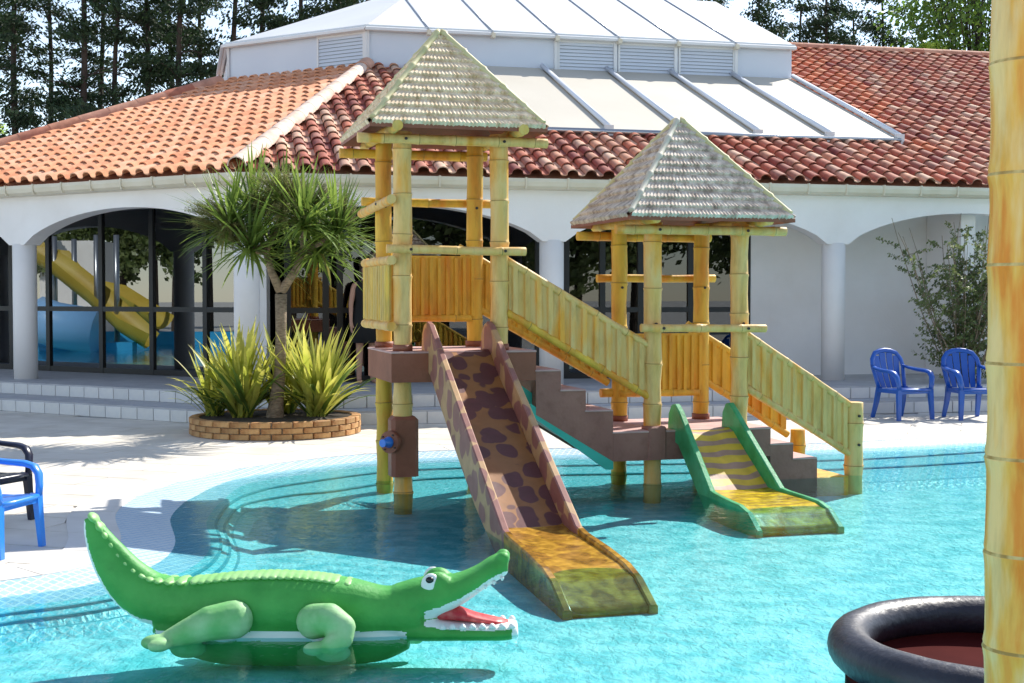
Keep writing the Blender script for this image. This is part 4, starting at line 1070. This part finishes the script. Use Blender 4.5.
# lower legs and feet
def leg(pts, name='leg', toes=None):
    mb = MB()
    for (a, b) in zip(pts[:-1], pts[1:]):
        n = 5
        for i in range(n + 1):
            t = i / n; c = V(*a[:3]).lerp(V(*b[:3]), t); r = a[3] + (b[3] - a[3]) * t; ball(mb, c, r, r * .9, r, 12, 8)
    for tpt in toes or []: ball(mb, tpt[0], tpt[1], tpt[1] * .55, tpt[1] * .5, 12, 8, Matrix.Rotation(tpt[2], 3, 'Z'))
    tb = bpy.data.meshes.new('t'); tb.from_pydata(mb.v, [], mb.f); tmp = bpy.data.objects.new('t', tb); C.objects.link(tmp)
    me = remesh(tmp, .008, 3); me.materials.append(M['croc_foot']); o = bpy.data.objects.new(name, me); link(o, cr); return o
def c4(px, py, y, r): p = cp(px, py, y); return (p.x, p.y, p.z, r)
leg([c4(234, 614, -.17, .095), c4(212, 616, -.21, .085), c4(188, 624, -.24, .06), c4(172, 630, -.26, .045)], toes=[(cp(162, 631, -.28), .075, .3), (cp(168, 633, -.23), .075, -.2), (cp(168, 632, -.32), .065, .7), (cp(190, 642, -.2), .09, .2)])
leg([c4(314, 616, -.17, .088), c4(330, 612, -.21, .080), c4(345, 618, -.24, .062), c4(344, 628, -.26, .058), c4(334, 634, -.28, .050)], toes=[(cp(320, 637, -.29), .07, .3), (cp(328, 638, -.25), .07, -.1), (cp(336, 638, -.22), .06, -.4), (cp(334, 645, -.22), .09, 0)])
leg([c4(366, 640, .10, .06), c4(392, 643, .12, .055), c4(412, 646, .14, .045)], toes=[(cp(400, 645, .12), .08, -.1)])
leg([c4(215, 640, .16, .05), c4(190, 646, .2, .04)])
# mouth: tongue, teeth, eyes, nostrils
tg = MB(); loft(tg, [(431, 612, 8, .05), (440, 613, 9, .075), (455, 615.5, 7, .075), (475, 620, 4, .07), (495, 623.5, 3, .06), (508, 625, 2, .03)], 16)
for i in range(len(tg.s)): tg.s[i] = True
tg.build('tongue', M['red'], cr)
tcount = MB()
def tooth(px, py, y, h, up=True, r=.013):
    c = cp(px, py, y); d = .5 if up else -.5
    mb = MB().tube([c, c + V(0, 0, h * (.5 if up else -.5)), c + V(0, 0, h * (.9 if up else -.9))], [r, r * .85, r * .35], 8); mb.build('tooth', M['croc_w'], cr)
for i in range(8):
    t = i / 7; tooth(442 + 70 * t, 627, -.108 + .03 * t, .026, True, .019)
    tooth(442 + 70 * t, 627, .108 - .03 * t, .026, True, .019)
for i in range(7):
    t = i / 6; tooth(452 + 50 * t, 600 - 25 * t, -.095 + .02 * t, .022, False, .010)
for s in (-1, 1):
    c = cp(430, 584, s * .083)
    e = MB(); ball(e, c, .050, .026, .062, 18, 12)
    for i in range(len(e.s)): e.s[i] = True
    e.build('eye', M['croc_w'], cr)
    pu = MB(); ball(pu, cp(429, 577.5, s * .100), .021, .014, .017, 14, 8)
    for i in range(len(pu.s)): pu.s[i] = True
    pu.build('pupil', M['black'], cr)

# ---------------------------------------------------------------- chairs (front faces -y)
def make_chair(label, m, loc, rz, group=None):
    t = thing('plastic_chair', label, 'chair', loc, rz, group)
    # seat
    mb = MB(); n = 8; vs = []
    outl = [(-.22, .22), (-.245, .0), (-.26, -.2), (-.235, -.265), (0, -.285), (.235, -.265), (.26, -.2), (.245, 0), (.22, .22)]
    k = len(outl)
    vs = [(x, y, .405 + (.012 if y < -.2 else -.01)) for x, y in outl] + [(x * .97, y * .97, .375 if y > -.2 else .36) for x, y in outl]
    mb.add(vs, [tuple(range(k)), tuple(range(2 * k - 1, k - 1, -1))] + [(i, (i + 1) % k, k + (i + 1) % k, k + i) for i in range(k)])
    fix(mb.build('seat', m, t))
    MB().tube([(-.25, -.2, .395), (-.235, -.262, .395), (-.1, -.283, .395), (.1, -.283, .395), (.235, -.262, .395), (.25, -.2, .395)], .022, 8).build('seat_edge', m, t)
    # back arch: hoop leaning backwards
    def bk(x, z): return (x, .205 + (z - .40) * .30, z)
    hoop = [(-.215, .40), (-.235, .55), (-.255, .68), (-.24, .78), (-.18, .86), (-.09, .89), (0, .90), (.09, .89), (.18, .86), (.24, .78), (.255, .68), (.235, .55), (.215, .40)]
    hb = MB(); P = [bk(x, z) for x, z in hoop]; hb.tube(P, .034, 8, squash=.55)
    bo = hb.build('backrest', m, t)
    for xb, xt in ((-.13, -.17), (-.045, -.06), (.045, .06), (.13, .17)):
        zt = .885 - abs(xt) * .35; w0, w1 = .034, .050
        s = MB(); vs = []
        for i in range(5):
            f = i / 4; x = xb + (xt - xb) * f; z = .40 + (zt - .40) * f; ww = w0 + (w1 - w0) * f; y = .205 + (z - .40) * .30 + .02 * math.sin(PI * f)
            vs += [(x - ww, y - .006, z), (x + ww, y - .006, z), (x + ww, y + .006, z), (x - ww, y + .006, z)]
        s.add(vs, [(4 * i + a, 4 * i + (a + 1) % 4, 4 * i + 4 + (a + 1) % 4, 4 * i + 4 + a) for i in range(4) for a in range(4)])
        fix(s.build('slat', m, bo))
    for sx in (-1, 1):
        arm = [(sx * .255, .285, .69), (sx * .285, .20, .665), (sx * .30, .05, .645), (sx * .305, -.12, .635), (sx * .30, -.20, .615), (sx * .29, -.245, .56), (sx * .275, -.26, .48), (sx * .262, -.262, .40)]
        MB().tube(arm, [.036, .042, .050, .054, .052, .046, .042, .038], 8, squash=.5).build('armrest', m, t)
        lg = MB(); vs = []
        for (x0, y0, z, a) in ((sx * .258, -.25, .41, .036), (sx * .268, -.262, .2, .03), (sx * .278, -.275, 0, .026)):
            vs += [(x0 - a, y0 - a * .7, z), (x0 + a, y0 - a * .7, z), (x0 + a, y0 + a * .7, z), (x0 - a, y0 + a * .7, z)]
        lg.add(vs, [(4 * i + q, 4 * i + (q + 1) % 4, 4 * i + 4 + (q + 1) % 4, 4 * i + 4 + q) for i in range(2) for q in range(4)] + [(0, 1, 2, 3), (11, 10, 9, 8)])
        fix(lg.build('leg', m, t))
        lg = MB(); vs = []
        for (x0, y0, z, a) in ((sx * .215, .20, .42, .034), (sx * .225, .245, .2, .03), (sx * .24, .30, 0, .024)):
            vs += [(x0 - a, y0 - a * .7, z), (x0 + a, y0 - a * .7, z), (x0 + a, y0 + a * .7, z), (x0 - a, y0 + a * .7, z)]
        lg.add(vs, [(4 * i + q, 4 * i + (q + 1) % 4, 4 * i + 4 + (q + 1) % 4, 4 * i + 4 + q) for i in range(2) for q in range(4)] + [(0, 1, 2, 3), (11, 10, 9, 8)])
        fix(lg.build('leg', m, t))
        # side skirt under the seat
        fix(MB().box(sx * .235 - .008, sx * .235 + .008, -.25, .2, .345, .40).build('skirt', m, t))
    fix(MB().box(-.24, .24, -.268, -.255, .345, .39).build('skirt', m, t))
    return t
p = at_z(908, 420, 0)
make_chair('blue plastic armchair standing left of the other beside the bush', M['blue'], (p.x - .02, p.y + .22, .001), math.radians(24), 'blue chairs by the arcade')
p = at_z(975, 420, 0)
make_chair('blue plastic armchair half hidden behind the foreground post', M['blue'], (p.x + .02, p.y + .22, .001), math.radians(8), 'blue chairs by the arcade')
make_chair('light blue plastic armchair cut off at the left edge', M['blue_l'], (-3.33, 8.55, .001), math.radians(78), 'chairs at the left edge').scale = (.84, .84, .84)
make_chair('navy black plastic armchair behind the light blue one', M['navy'], (-3.80, 9.65, .001), math.radians(68), 'chairs at the left edge').scale = (.84, .84, .84)

# ---------------------------------------------------------------- planter, cordyline, flax
PC = at_z(272, 441, 0); PC = V(PC.x - .13, PC.y + 1.0, 0)
pl = thing('planter', 'round low brick planter in front of the arcade', 'planter', PC)
bh, bl_ = .068, .235; nb = 26
bm1 = MB().bbox(-bl_ / 2, bl_ / 2, -.055, .055, 0, bh - .008, .007)
me0 = fix(bm1.build('brick', M['brick'], pl)); first = True
for c in range(3):
    for k in range(nb):
        a = 2 * PI * (k + .5 * (c % 2)) / nb
        Mx = Matrix.Translation((math.sin(a) * .955, -math.cos(a) * .955, .008 + c * bh)) @ Matrix.Rotation(a + random.uniform(-.02, .02), 4, 'Z') @ Matrix.Scale(.97 * 2 * PI * .955 / nb / bl_, 4, V(1, 0, 0))
        if first: me0.matrix_local = Mx; first = False
        else: place(me0.data, 'brick', pl, Mx)
mb = MB(); vs = []
for i in range(48):
    a = 2 * PI * i / 48
    for r, z in ((.90, .194), (.985, .194), (.985, 0)): vs.append((r * math.cos(a), r * math.sin(a), z))
mb.add(vs, [(3 * i + j, 3 * ((i + 1) % 48) + j, 3 * ((i + 1) % 48) + j + 1, 3 * i + j + 1) for i in range(48) for j in range(2)]); mb.build('mortar', M['mortar'], pl)
mb = MB().tube([(0, 0, .0), (0, 0, .19)], .93, 32); mb.build('soil', M['soil'], pl)

def leaf_mesh(name, L_, W, bend, m, seg=7, base=.5):
    vs, fs = [], []; x = z = 0; ang = 0
    for i in range(seg + 1):
        t = i / seg; w_ = W * (base + (1 - base) * math.sin(min(1, t * 2.2) * PI / 2)) * (1 - t ** 3) + .001
        vs += [(x, -w_ / 2, z), (x + .12 * w_, 0, z - .12 * w_), (x, w_ / 2, z)]
        ang = bend * t * t; x += math.sin(ang) * L_ / seg; z += math.cos(ang) * L_ / seg
    for i in range(seg):
        a = 3 * i; fs += [(a, a + 1, a + 4, a + 3), (a + 1, a + 2, a + 5, a + 4)]
    me = bpy.data.meshes.new(name); me.from_pydata(vs, [], fs); me.materials.append(m)
    for p in me.polygons: p.use_smooth = True
    return me
def leaf_M(pos, az, tilt, s=1, roll=0):
    return Matrix.Translation(pos) @ Matrix.Rotation(az, 4, 'Z') @ Matrix.Rotation(tilt, 4, 'Y') @ Matrix.Rotation(roll, 4, 'Z') @ Matrix.Scale(s, 4)
# cordyline
co_base = at_y(274, 424, PC.y - .15)
cord = thing('cordyline_palm', 'green cordyline palm with spiky heads and forked trunk in the brick planter', 'palm tree', (co_base.x, PC.y - .1, .19))
by = PC.y - .1
def cpix(px, py, dy=0): q = at_y(px, py, by + dy); return V(q.x - co_base.x, dy, q.z - .19)
tp = [cpix(274, 428), cpix(276, 405), cpix(280, 370), cpix(281, 330), cpix(281, 294)]
MB().tube(tp, [.13, .09, .068, .064, .072], 16).build('trunk', M['bark'], cord)
heads = [(230, 226, -.15), (284, 208, .15), (336, 232, -.1), (250, 246, -.35), (318, 250, .2), (252, 208, .3), (304, 222, -.35)]
for (a, b) in (((281, 292), (266, 252)), ((281, 292), (303, 250))):
    MB().tube([cpix(*a), cpix((a[0] + b[0]) / 2 + (3 if b[0] > 281 else -2), (a[1] + b[1]) / 2), cpix(*b)], [.06, .045, .04], 10).build('branch', M['bark'], cord)
for (px, py, dy) in heads:
    st_ = cpix(266, 252) if px < 285 else cpix(303, 250)
    MB().tube([st_, (st_ + cpix(px, py, dy)) / 2 + V(0, 0, -.03), cpix(px, py, dy)], [.04, .035, .03], 8).build('branch', M['bark'], cord)
rng = random.Random(3)
lms = [leaf_mesh('leaf', .80, .038, b, M['palm'], 5) for b in (.05, .2, .45, .9)] + [leaf_mesh('leaf', .7, .036, 1.2, M['palm_l'], 5)]
cnt = 0; restm = MB()
for hi_, (px, py, dy) in enumerate(heads):
    for k in range(135):
        az = rng.uniform(0, 2 * PI); tilt = math.acos(max(-1, min(1, rng.uniform(-.5, .98)))); s = rng.uniform(.75, 1.1)
        lm = lms[min(3, int(tilt / .75))] if rng.random() > .12 or tilt < 1.5 else lms[4]
        Mx = leaf_M(cpix(px, py, dy) + V(rng.uniform(-.04, .04), rng.uniform(-.04, .04), rng.uniform(-.10, .06)), az, tilt, s)
        if cnt < 290 and k < 58: place(lm, 'leaf', cord, Mx); cnt += 1
        else: restm.add([Mx @ v.co for v in lm.vertices], [tuple(p.vertices) for p in lm.polygons], 0, True)
tag(restm.build('foliage', M['palm'], cord), kind='stuff')
for (px, py, rx, rz, dy) in ((206, 216, .30, .26, -.3), (232, 236, .26, .22, -.4), (276, 182, .34, .26, -.25), (286, 215, .3, .2, -.45), (300, 190, .22, .2, 0), (345, 210, .22, .26, -.1), (262, 205, .24, .2, -.2), (325, 195, .2, .16, .2)):
    mb = MB(); c = cpix(px, py, dy)
    src = cpix(*(min(heads, key=lambda h: (h[0] - px) ** 2 + (h[1] - py) ** 2)[:2]))
    for k in range(130):
        d = V(rng.gauss(0, 1), rng.gauss(0, 1), rng.gauss(0, 1)).normalized(); e = c + V(d.x * rx, d.y * rx, d.z * rz) * rng.uniform(.45, 1)
        mid = (src + e) / 2 + V(0, 0, .05); mb.tube([mid, e], [.004, .002], 3, caps=False)
        for q in range(16):
            f = rng.uniform(.2, 1.05); pp = mid.lerp(e, f) + V(rng.uniform(-.02, .02), rng.uniform(-.02, .02), rng.uniform(-.02, .02)); r = .007
            mb.add([pp + V(r, 0, 0), pp + V(-r, 0, r), pp + V(0, r, -r), pp + V(0, -r, 0)], [(0, 1, 2), (0, 3, 1), (1, 3, 2), (0, 2, 3)])
    mb.build('flower_panicle', M['panicle'], cord)
# flax clumps
flm = [leaf_mesh('leaf', 1.0, .075, b, M['phorm'], 8) for b in (.15, .5, 1.0)] + [leaf_mesh('leaf', 1.0, .07, b, M['phorm_d'], 8) for b in (.6, 1.5)]
def flax(px, dy, n, s0, label, lean=0):
    q = at_y(px, 424, PC.y + dy); t = thing('flax_plant', label, 'plant', (q.x, PC.y + dy, .19), 0, 'yellow flax plants in the planter')
    for k in range(n):
        az = rng.uniform(0, 2 * PI); u = rng.random(); tilt = .06 + .95 * u ** .85; s = s0 * rng.uniform(.65, 1.05) * (1 - .25 * u)
        lm = flm[rng.choice((0, 1)) if u < .5 else rng.choice((1, 2, 2, 3, 4))]
        place(lm, 'leaf', t, leaf_M(V(rng.uniform(-.1, .1), rng.uniform(-.1, .1), 0), az, tilt, s, rng.uniform(-.3, .3)))
flax(243, -.1, 120, 1.22, 'variegated yellow flax clump left of the cordyline trunk'); flax(318, .05, 120, 1.25, 'variegated yellow flax clump right of the cordyline trunk')
flax(284, .45, 60, 1.3, 'yellow flax clump behind the cordyline trunk'); flax(214, .1, 55, .95, 'low spreading flax at the left rim of the planter')

# ---------------------------------------------------------------- right bush
def twiggy(name, label, cat, loc, h, spread, nstem, m, leafs=900, ls=.03, rs=1, lean=-.2):
    t = thing(name, label, cat, loc); rg = random.Random(rs); st = MB(); lf = MB()
    for k in range(nstem):
        az = rg.uniform(0, 2 * PI); tilt = rg.uniform(.05, .8) * spread; L_ = h * rg.uniform(.65, 1.05)
        P = []; p = V(rg.uniform(-.12, .12), rg.uniform(-.12, .12), 0); d = V(math.cos(az) * math.sin(tilt) + lean * rg.random(), math.sin(az) * math.sin(tilt) * .6, math.cos(tilt)).normalized()
        for i in range(9): P.append(p.copy()); p = p + d * L_ / 8; d = (d + V(rg.uniform(-.08, .08), rg.uniform(-.08, .08), rg.uniform(-.02, .06))).normalized()
        st.tube(P, [.010 * (1 - i / 10) + .002 for i in range(9)], 5, caps=False)
        for s in range(9):
            f = rg.uniform(.15, .95); i = int(f * 8); b0 = P[i].lerp(P[min(8, i + 1)], f * 8 - i); dd = V(rg.gauss(0, 1), rg.gauss(0, .7), rg.uniform(.0, 1.1)).normalized(); l2 = L_ * .22 * (1.1 - f * .6)
            e = b0 + dd * l2; st.tube([b0, e], [.004, .0015], 4, caps=False)
            for q in range(leafs // (nstem * 9)):
                g_ = rg.uniform(.1, 1.08); c = b0.lerp(e, g_); n = V(rg.gauss(0, 1), rg.gauss(0, 1), rg.gauss(0, 1)).normalized(); a = n.orthogonal().normalized(); b_ = n.cross(a)
                l_ = ls * rg.uniform(.7, 1.3); lf.add([c, c + a * l_ * .5 + b_ * l_ * .25, c + a * l_, c + a * l_ * .5 - b_ * l_ * .25], [(0, 1, 2, 3)])
    st.build('stem', M['bark'], t); tag(lf.build('foliage', m, t), kind='stuff'); return t
bp_ = at_z(968, 407, 0)
twiggy('shrub', 'loose olive green shrub growing behind the blue chairs', 'bush', (bp_.x, bp_.y + .2, 0), 3.0, .62, 40, M['olive'], 15000, .05, 4, -.06)
pb = at_z(957, 405, .0)
pp = thing('white_pole', 'thin white pole standing inside the shrub', 'pole', (pb.x, pb.y + .4, 0)); MB().tube([(0, 0, 0), (0, 0, 1.75)], .035, 12).build('shaft', M['white'], pp); MB().tube([(0, 0, 1.75), (0, 0, 1.78)], [.04, .02], 12).build('cap', M['white'], pp)

# ---------------------------------------------------------------- person in the arcade
pr_ = at_z(361, 386, PZ)
pe = thing('person', 'person in a black sleeveless dress standing in the arcade behind the palm', 'person', (pr_.x, 19.9, PZ), math.radians(25))
def skin_mesh(J, E, R, root=0, sub=2):
    me = bpy.data.meshes.new('sk'); me.from_pydata(J, E, []); o = bpy.data.objects.new('sk', me); C.objects.link(o)
    sm = o.modifiers.new('s', 'SKIN'); 
    if not me.skin_vertices: 
        bpy.context.view_layer.objects.active = o
        bm2 = bmesh.new(); bm2.from_mesh(me); bm2.verts.layers.skin.verify(); bm2.to_mesh(me); bm2.free()
    for i, r in enumerate(R):
        sv_ = me.skin_vertices[0].data[i]; sv_.radius = (r, r) if not isinstance(r, tuple) else r; sv_.use_root = (i == root)
    ss = o.modifiers.new('u', 'SUBSURF'); ss.levels = sub; ss.render_levels = sub
    dg = bpy.context.evaluated_depsgraph_get(); out = bpy.data.meshes.new_from_object(o.evaluated_get(dg)); bpy.data.objects.remove(o)
    for p in out.polygons: p.use_smooth = True
    return out
H = 1.82 / 1.75
J = [(0, 0, .95), (0, 0, 1.15), (0, -.0, 1.36), (0, .01, 1.47), (0, -.005, 1.55), (0, -.01, 1.64), (0, -.005, 1.73)]; R = [(.15, .11), (.12, .09), (.15, .09), .05, .05, (.075, .09), (.06, .075)]
E = [(i, i + 1) for i in range(6)]
for s in (-1, 1):
    b0 = len(J); J += [(s * .17, 0, 1.40), (s * .215, .01, 1.12), (s * .235, -.05, .88), (s * .235, -.065, .81)]; R += [.05, .038, .026, (.022, .035)]
    E += [(2, b0), (b0, b0 + 1), (b0 + 1, b0 + 2), (b0 + 2, b0 + 3)]
    for k in range(4):
        f0 = len(J); y = -.095 + .02 * k; J += [(s * .235, y, .76), (s * .228, y - .004, .735), (s * .222, y - .01, .71 + abs(k - 1.5) * .007)]; R += [.009, .008, .007]; E += [(b0 + 3, f0), (f0, f0 + 1), (f0 + 1, f0 + 2)]
    f0 = len(J); J += [(s * .225, -.10, .82), (s * .215, -.118, .785)]; R += [.010, .008]; E += [(b0 + 3, f0), (f0, f0 + 1)]
    b1 = len(J); J += [(s * .09, 0, .88), (s * .095, -.01, .48), (s * .10, .01, .10), (s * .10, .0, .035), (s * .115, -.13, .025)]; R += [.085, .055, .04, .035, (.035, .02)]
    E += [(0, b1), (b1, b1 + 1), (b1 + 1, b1 + 2), (b1 + 2, b1 + 3), (b1 + 3, b1 + 4)]
J = [(a * H, b * H, c * H) for a, b, c in J]
pm = skin_mesh(J, E, R); pm.materials.append(M['skin']); link(bpy.data.objects.new('body', pm), pe)
dr = MB(); prof = [(1.455, .10, .07), (1.42, .165, .105), (1.32, .175, .12), (1.15, .15, .11), (1.0, .185, .14), (.8, .22, .17), (.58, .26, .20), (.575, .25, .19)]; vs = []
for z, rx, ry in prof:
    for k in range(24):
        a = 2 * PI * k / 24; fl = 1 + (.05 * math.sin(6 * a) if z < .9 else 0); vs.append((rx * math.cos(a) * fl * H, ry * math.sin(a) * fl * H, z * H))
dr.add(vs, [(i * 24 + k, i * 24 + (k + 1) % 24, (i + 1) * 24 + (k + 1) % 24, (i + 1) * 24 + k) for i in range(len(prof) - 1) for k in range(24)], 0, True); dr.build('dress', M['dress'], pe)
hr = MB(); ball(hr, (0, .02 * H, 1.70 * H), .095, .105, .115)
ball(hr, (0, .06, 1.56 * H), .085, .05, .14)
hr.build('hair', M['hair'], pe)

# ---------------------------------------------------------------- trees behind
def foliage_clump(mb, c, rx, ry, rz, n, ls, rg, flat=.5):
    for k in range(n):
        d = V(rg.gauss(0, .5), rg.gauss(0, .5), rg.gauss(0, .5)); p = c + V(d.x * rx, d.y * ry, d.z * rz)
        nn = V(rg.gauss(0, 1), rg.gauss(0, 1), rg.gauss(0, 1)).normalized(); a = nn.orthogonal().normalized(); b_ = nn.cross(a); l_ = ls * rg.uniform(.6, 1.4)
        mb.add([p - a * l_ * .5, p + b_ * l_ * flat * .5, p + a * l_ * .5, p - b_ * l_ * flat * .5], [(0, 1, 2, 3)])
def pine(label, h, seed, dens=1.0, crownbase=.12, m='pine', loc=(0, 0, 0), group=None, spread=2.0):
    t = thing('pine_tree', label, 'tree', loc, 0, group); rg = random.Random(seed); tr = MB(); lb = MB(); fo = MB()
    P = [V(.12 * math.sin(i * .9 + seed), .1 * math.cos(i + seed), h * i / 9) for i in range(10)]
    tr.tube(P, [.14 * (1 - i / 10.5) + .02 for i in range(10)], 8, caps=False)
    nb_ = int(36 * dens)
    for k in range(nb_):
        f = crownbase + (1 - crownbase) * (k + rg.random()) / nb_; i = min(8, int(f * 9)); b0 = P[i].lerp(P[i + 1], f * 9 - i); az = rg.uniform(0, 2 * PI)
        L_ = spread * rg.uniform(.45, 1.1) * (1.08 - f * .72); e = b0 + V(math.cos(az) * L_, math.sin(az) * L_, L_ * rg.uniform(-.05, .5)); mid = (b0 + e) / 2 + V(0, 0, .12 * L_)
        lb.tube([b0, mid, e], [.045 * (1.1 - f), .03 * (1.1 - f) + .006, .008], 5, caps=False)
        if rg.random() < .26: continue
        for q in range(rg.randint(2, 4)):
            c = mid.lerp(e, rg.uniform(.0, 1.1)) + V(rg.uniform(-.35, .35), rg.uniform(-.35, .35), rg.uniform(-.05, .25))
            foliage_clump(fo, c, .58, .58, .2, 98, .15, rg, .45)
    tr.build('trunk', M['pinebark'], t); tag(lb.build('limbs', M['pinebark'], t), kind='stuff'); tag(fo.build('crown', M[m], t), kind='stuff'); return t
protos = [pine('p', 15.5, 11, 1.3, .15), pine('p', 15, 23, 1.1, .25, spread=1.8), pine('p', 16, 37, 1.5, .1), pine('p', 14.2, 51, .95, .35, spread=1.8)]
left_px = [(-26, 45, 0), (19, 44, 2), (52, 47, 1), (85, 43, 0), (104, 50, 2), (120, 44, 1), (148, 45, 2), (172, 48, 0), (184, 44, 1), (205, 50, 2), (238, 45, 1), (262, 48, 0), (299, 45, 2), (343, 47, 1), (372, 45, 0)]
right_px = [(630, 47, 0), (672, 50, 2), (705, 46, 3), (754, 47, 3), (782, 52, 3), (799, 46, 3), (827, 45, 3), (879, 46, 3), (850, 52, 3)]
used = set()
names = ['tall dark pine', 'tall thin pine', 'dense dark pine', 'sparse-topped pine']
allp = sorted([(a, b, c, 'L') for a, b, c in left_px] + [(a, b, c, 'R') for a, b, c in right_px])
idx = 0
ordn = ['first', 'second', 'third', 'fourth', 'fifth', 'sixth', 'seventh', 'eighth', 'ninth', 'tenth', 'eleventh', 'twelfth', 'thirteenth', 'fourteenth', 'fifteenth']
cl_, cr_ = 0, 0
for (px, Y, k, side) in allp:
    o = protos[k] if k not in used else copy_tree(protos[k]); used.add(k)
    o.location = ((px - 512) / FPX * Y, Y, 0); o.rotation_euler = (0, 0, random.uniform(0, 6.28)); s = random.uniform(.93, 1.08) if side == 'L' else random.uniform(.78, .9); o.scale = (s, s, s)
    if side == 'L': cl_ += 1; o['label'] = '%s behind the left roof slope, %s trunk from the left edge' % (names[k], ordn[cl_ - 1]); o['group'] = 'pines behind the left of the roof'
    else: cr_ += 1; o['label'] = '%s behind the lantern and right roof ridge, %s from the left there' % (names[k], ordn[cr_ - 1]); o['group'] = 'pines behind the right of the roof'
def broad(label, loc, h, w_, m, seed, n=70, ls=.16, name='leafy_tree'):
    t = thing(name, label, 'tree', loc); rg = random.Random(seed); tr = MB().tube([(0, 0, 0), (.1, 0, h * .35), (0, .1, h * .8)], [.22 * h / 9, .15 * h / 9, .04], 8, caps=False); fo = MB()
    for k in range(n):
        d = V(rg.gauss(0, 1), rg.gauss(0, 1), rg.gauss(0, 1)).normalized() * rg.uniform(.5, 1) ; c = V(d.x * w_, d.y * w_, h * .62 + d.z * h * .36)
        tr.tube([(0, 0, h * .4), c], [.03, .01], 4, caps=False)
        foliage_clump(fo, c, w_ * .36, w_ * .36, w_ * .28, 110, ls, rg, .6)
    tr.build('trunk', M['pinebark'], t); tag(fo.build('crown', M[m], t), kind='stuff'); return t
X = lambda px, Y: ((px - 512) / FPX * Y, Y, 0)
broad('bushy green tree behind the right roof ridge', X(975, 42), 15, 2.6, 'decid', 5, 170)
broad('green tree at the right edge partly behind the foreground post', X(1040, 44), 14, 2.2, 'decid', 6, 70)
broad('small lime green bush tree peeping over the right ridge', X(914, 38), 9.7, .55, 'lime', 7, 34, .13)
broad('small lime green tree beside the dark leafy tree', X(933, 39), 9.6, .5, 'lime', 9, 30, .13)
broad('light green bush tree low at the left edge behind the pines', X(2, 52), 8.6, 1.0, 'lime', 8, 30, .14)

# ---------------------------------------------------------------- things seen only mirrored in the glass
def mpt(px, py, Y, dz=0): q = mirror(at_y(px, py, Y)); return V(q.x, q.y, q.z)
def wall_pts(a, b, z0, z1, th, name, m, parent):
    d = (b - a); d.z = 0; u = d.normalized(); n = V(-u.y, u.x, 0); L_ = d.length
    Mx = Matrix(((u.x, n.x, 0, a.x), (u.y, n.y, 0, a.y), (0, 0, 1, 0), (0, 0, 0, 1))); return fix(MB().box(0, L_, 0, th, z0, z1, 0, Mx).build(name, m, parent))
pw = thing('pool_side_wall', 'blue rendered wall of the second pool, seen only in the glazing', 'wall')
a, b_ = mpt(-60, 341, 48), mpt(340, 341, 46); wall_pts(a, b_, -.4, .42, .3, 'wall', M['poolblue'], pw)
a, b_ = mpt(20, 341, 42), mpt(132, 341, 42); wall_pts(a, b_, -.4, .22, .5, 'wall', M['poolblue'], pw)
ys = thing('water_slide', 'large yellow open water slide of the second pool, seen only in the glazing', 'slide')
def chute(path, r, m, name='chute'):
    mb = MB(); P = [V(*p) for p in path]; vs = []; q = 9
    for i, p in enumerate(P):
        t = (P[min(i + 1, len(P) - 1)] - P[max(0, i - 1)]).normalized(); s_ = t.cross(V(0, 0, 1)).normalized(); up = s_.cross(t)
        for k in range(q): a = PI + PI * k / (q - 1); vs.append(p + s_ * math.cos(a) * r + up * math.sin(a) * r)
    mb.add(vs, [(i * q + k, i * q + k + 1, (i + 1) * q + k + 1, (i + 1) * q + k) for i in range(len(P) - 1) for k in range(q - 1)], 0, True); return mb.build(name, m, ys)
chute([mpt(-10, 205, 44), mpt(25, 240, 44), mpt(60, 262, 43), mpt(95, 290, 43), mpt(125, 318, 42), mpt(150, 334, 42)], .55, M['slideyellow'])
chute([mpt(35, 248, 47), mpt(60, 250, 47), mpt(75, 278, 47), mpt(110, 285, 46), mpt(160, 316, 45)], .5, M['slideyellow'])
for px, y in ((50, 44), (92, 43), (112, 43), (28, 45), (70, 46)): q = mpt(px, 300, y); MB().tube([(q.x, q.y, 0), (q.x, q.y, 3.6)], .09, 8).build('support', M['metal'], ys)
bs = thing('blue_slide', 'pale blue water slide flume of the second pool, seen only in the glazing', 'slide')
q0 = mpt(50, 325, 41); q1 = mpt(92, 332, 41); MB().tube([mpt(30, 318, 41), q0, q1], [.7, .7, .7], 12).build('flume', M['slidelblue'], bs)
wb = thing('white_house', 'plain white house wall beyond the second pool, seen only in the glazing', 'building')
a, b_ = mpt(60, 300, 60), mpt(115, 300, 60); wall_pts(a, b_, 0, 4.0, 3, 'wall', M['white'], wb)
rg = random.Random(2)
for i, (px, Y) in enumerate(((60, 64), (120, 66), (150, 57), (172, 55), (20, 57), (205, 58))):
    q = mpt(px, 300, Y); broad(['rounded tree', 'tall tree', 'wide tree', 'slim tree', 'low tree', 'last tree'][i] + ' beyond the second pool, seen only in the glazing', (q.x, q.y, 0), 8 + i % 3, 1.4, 'olive', 60 + i, 36, .3)
for i, (x, y) in enumerate(((18.6, -9.5), (23, -12), (15, -15), (28, -10), (9, -18), (4, -20), (-4, -20), (33, -4), (12, -21), (21, -19))):  # first tree matches reflected foliage; the rest added to darken the reflections
    broad('broad tree number %d in the row behind the viewer' % (i + 1) if False else 'unseen broad olive green tree behind the viewer, darkening the glass reflections', (x, y, 0), 9 + i % 3, 3.0, 'olive', 80 + i, 46, .4).__setitem__('group', 'trees behind the viewer')
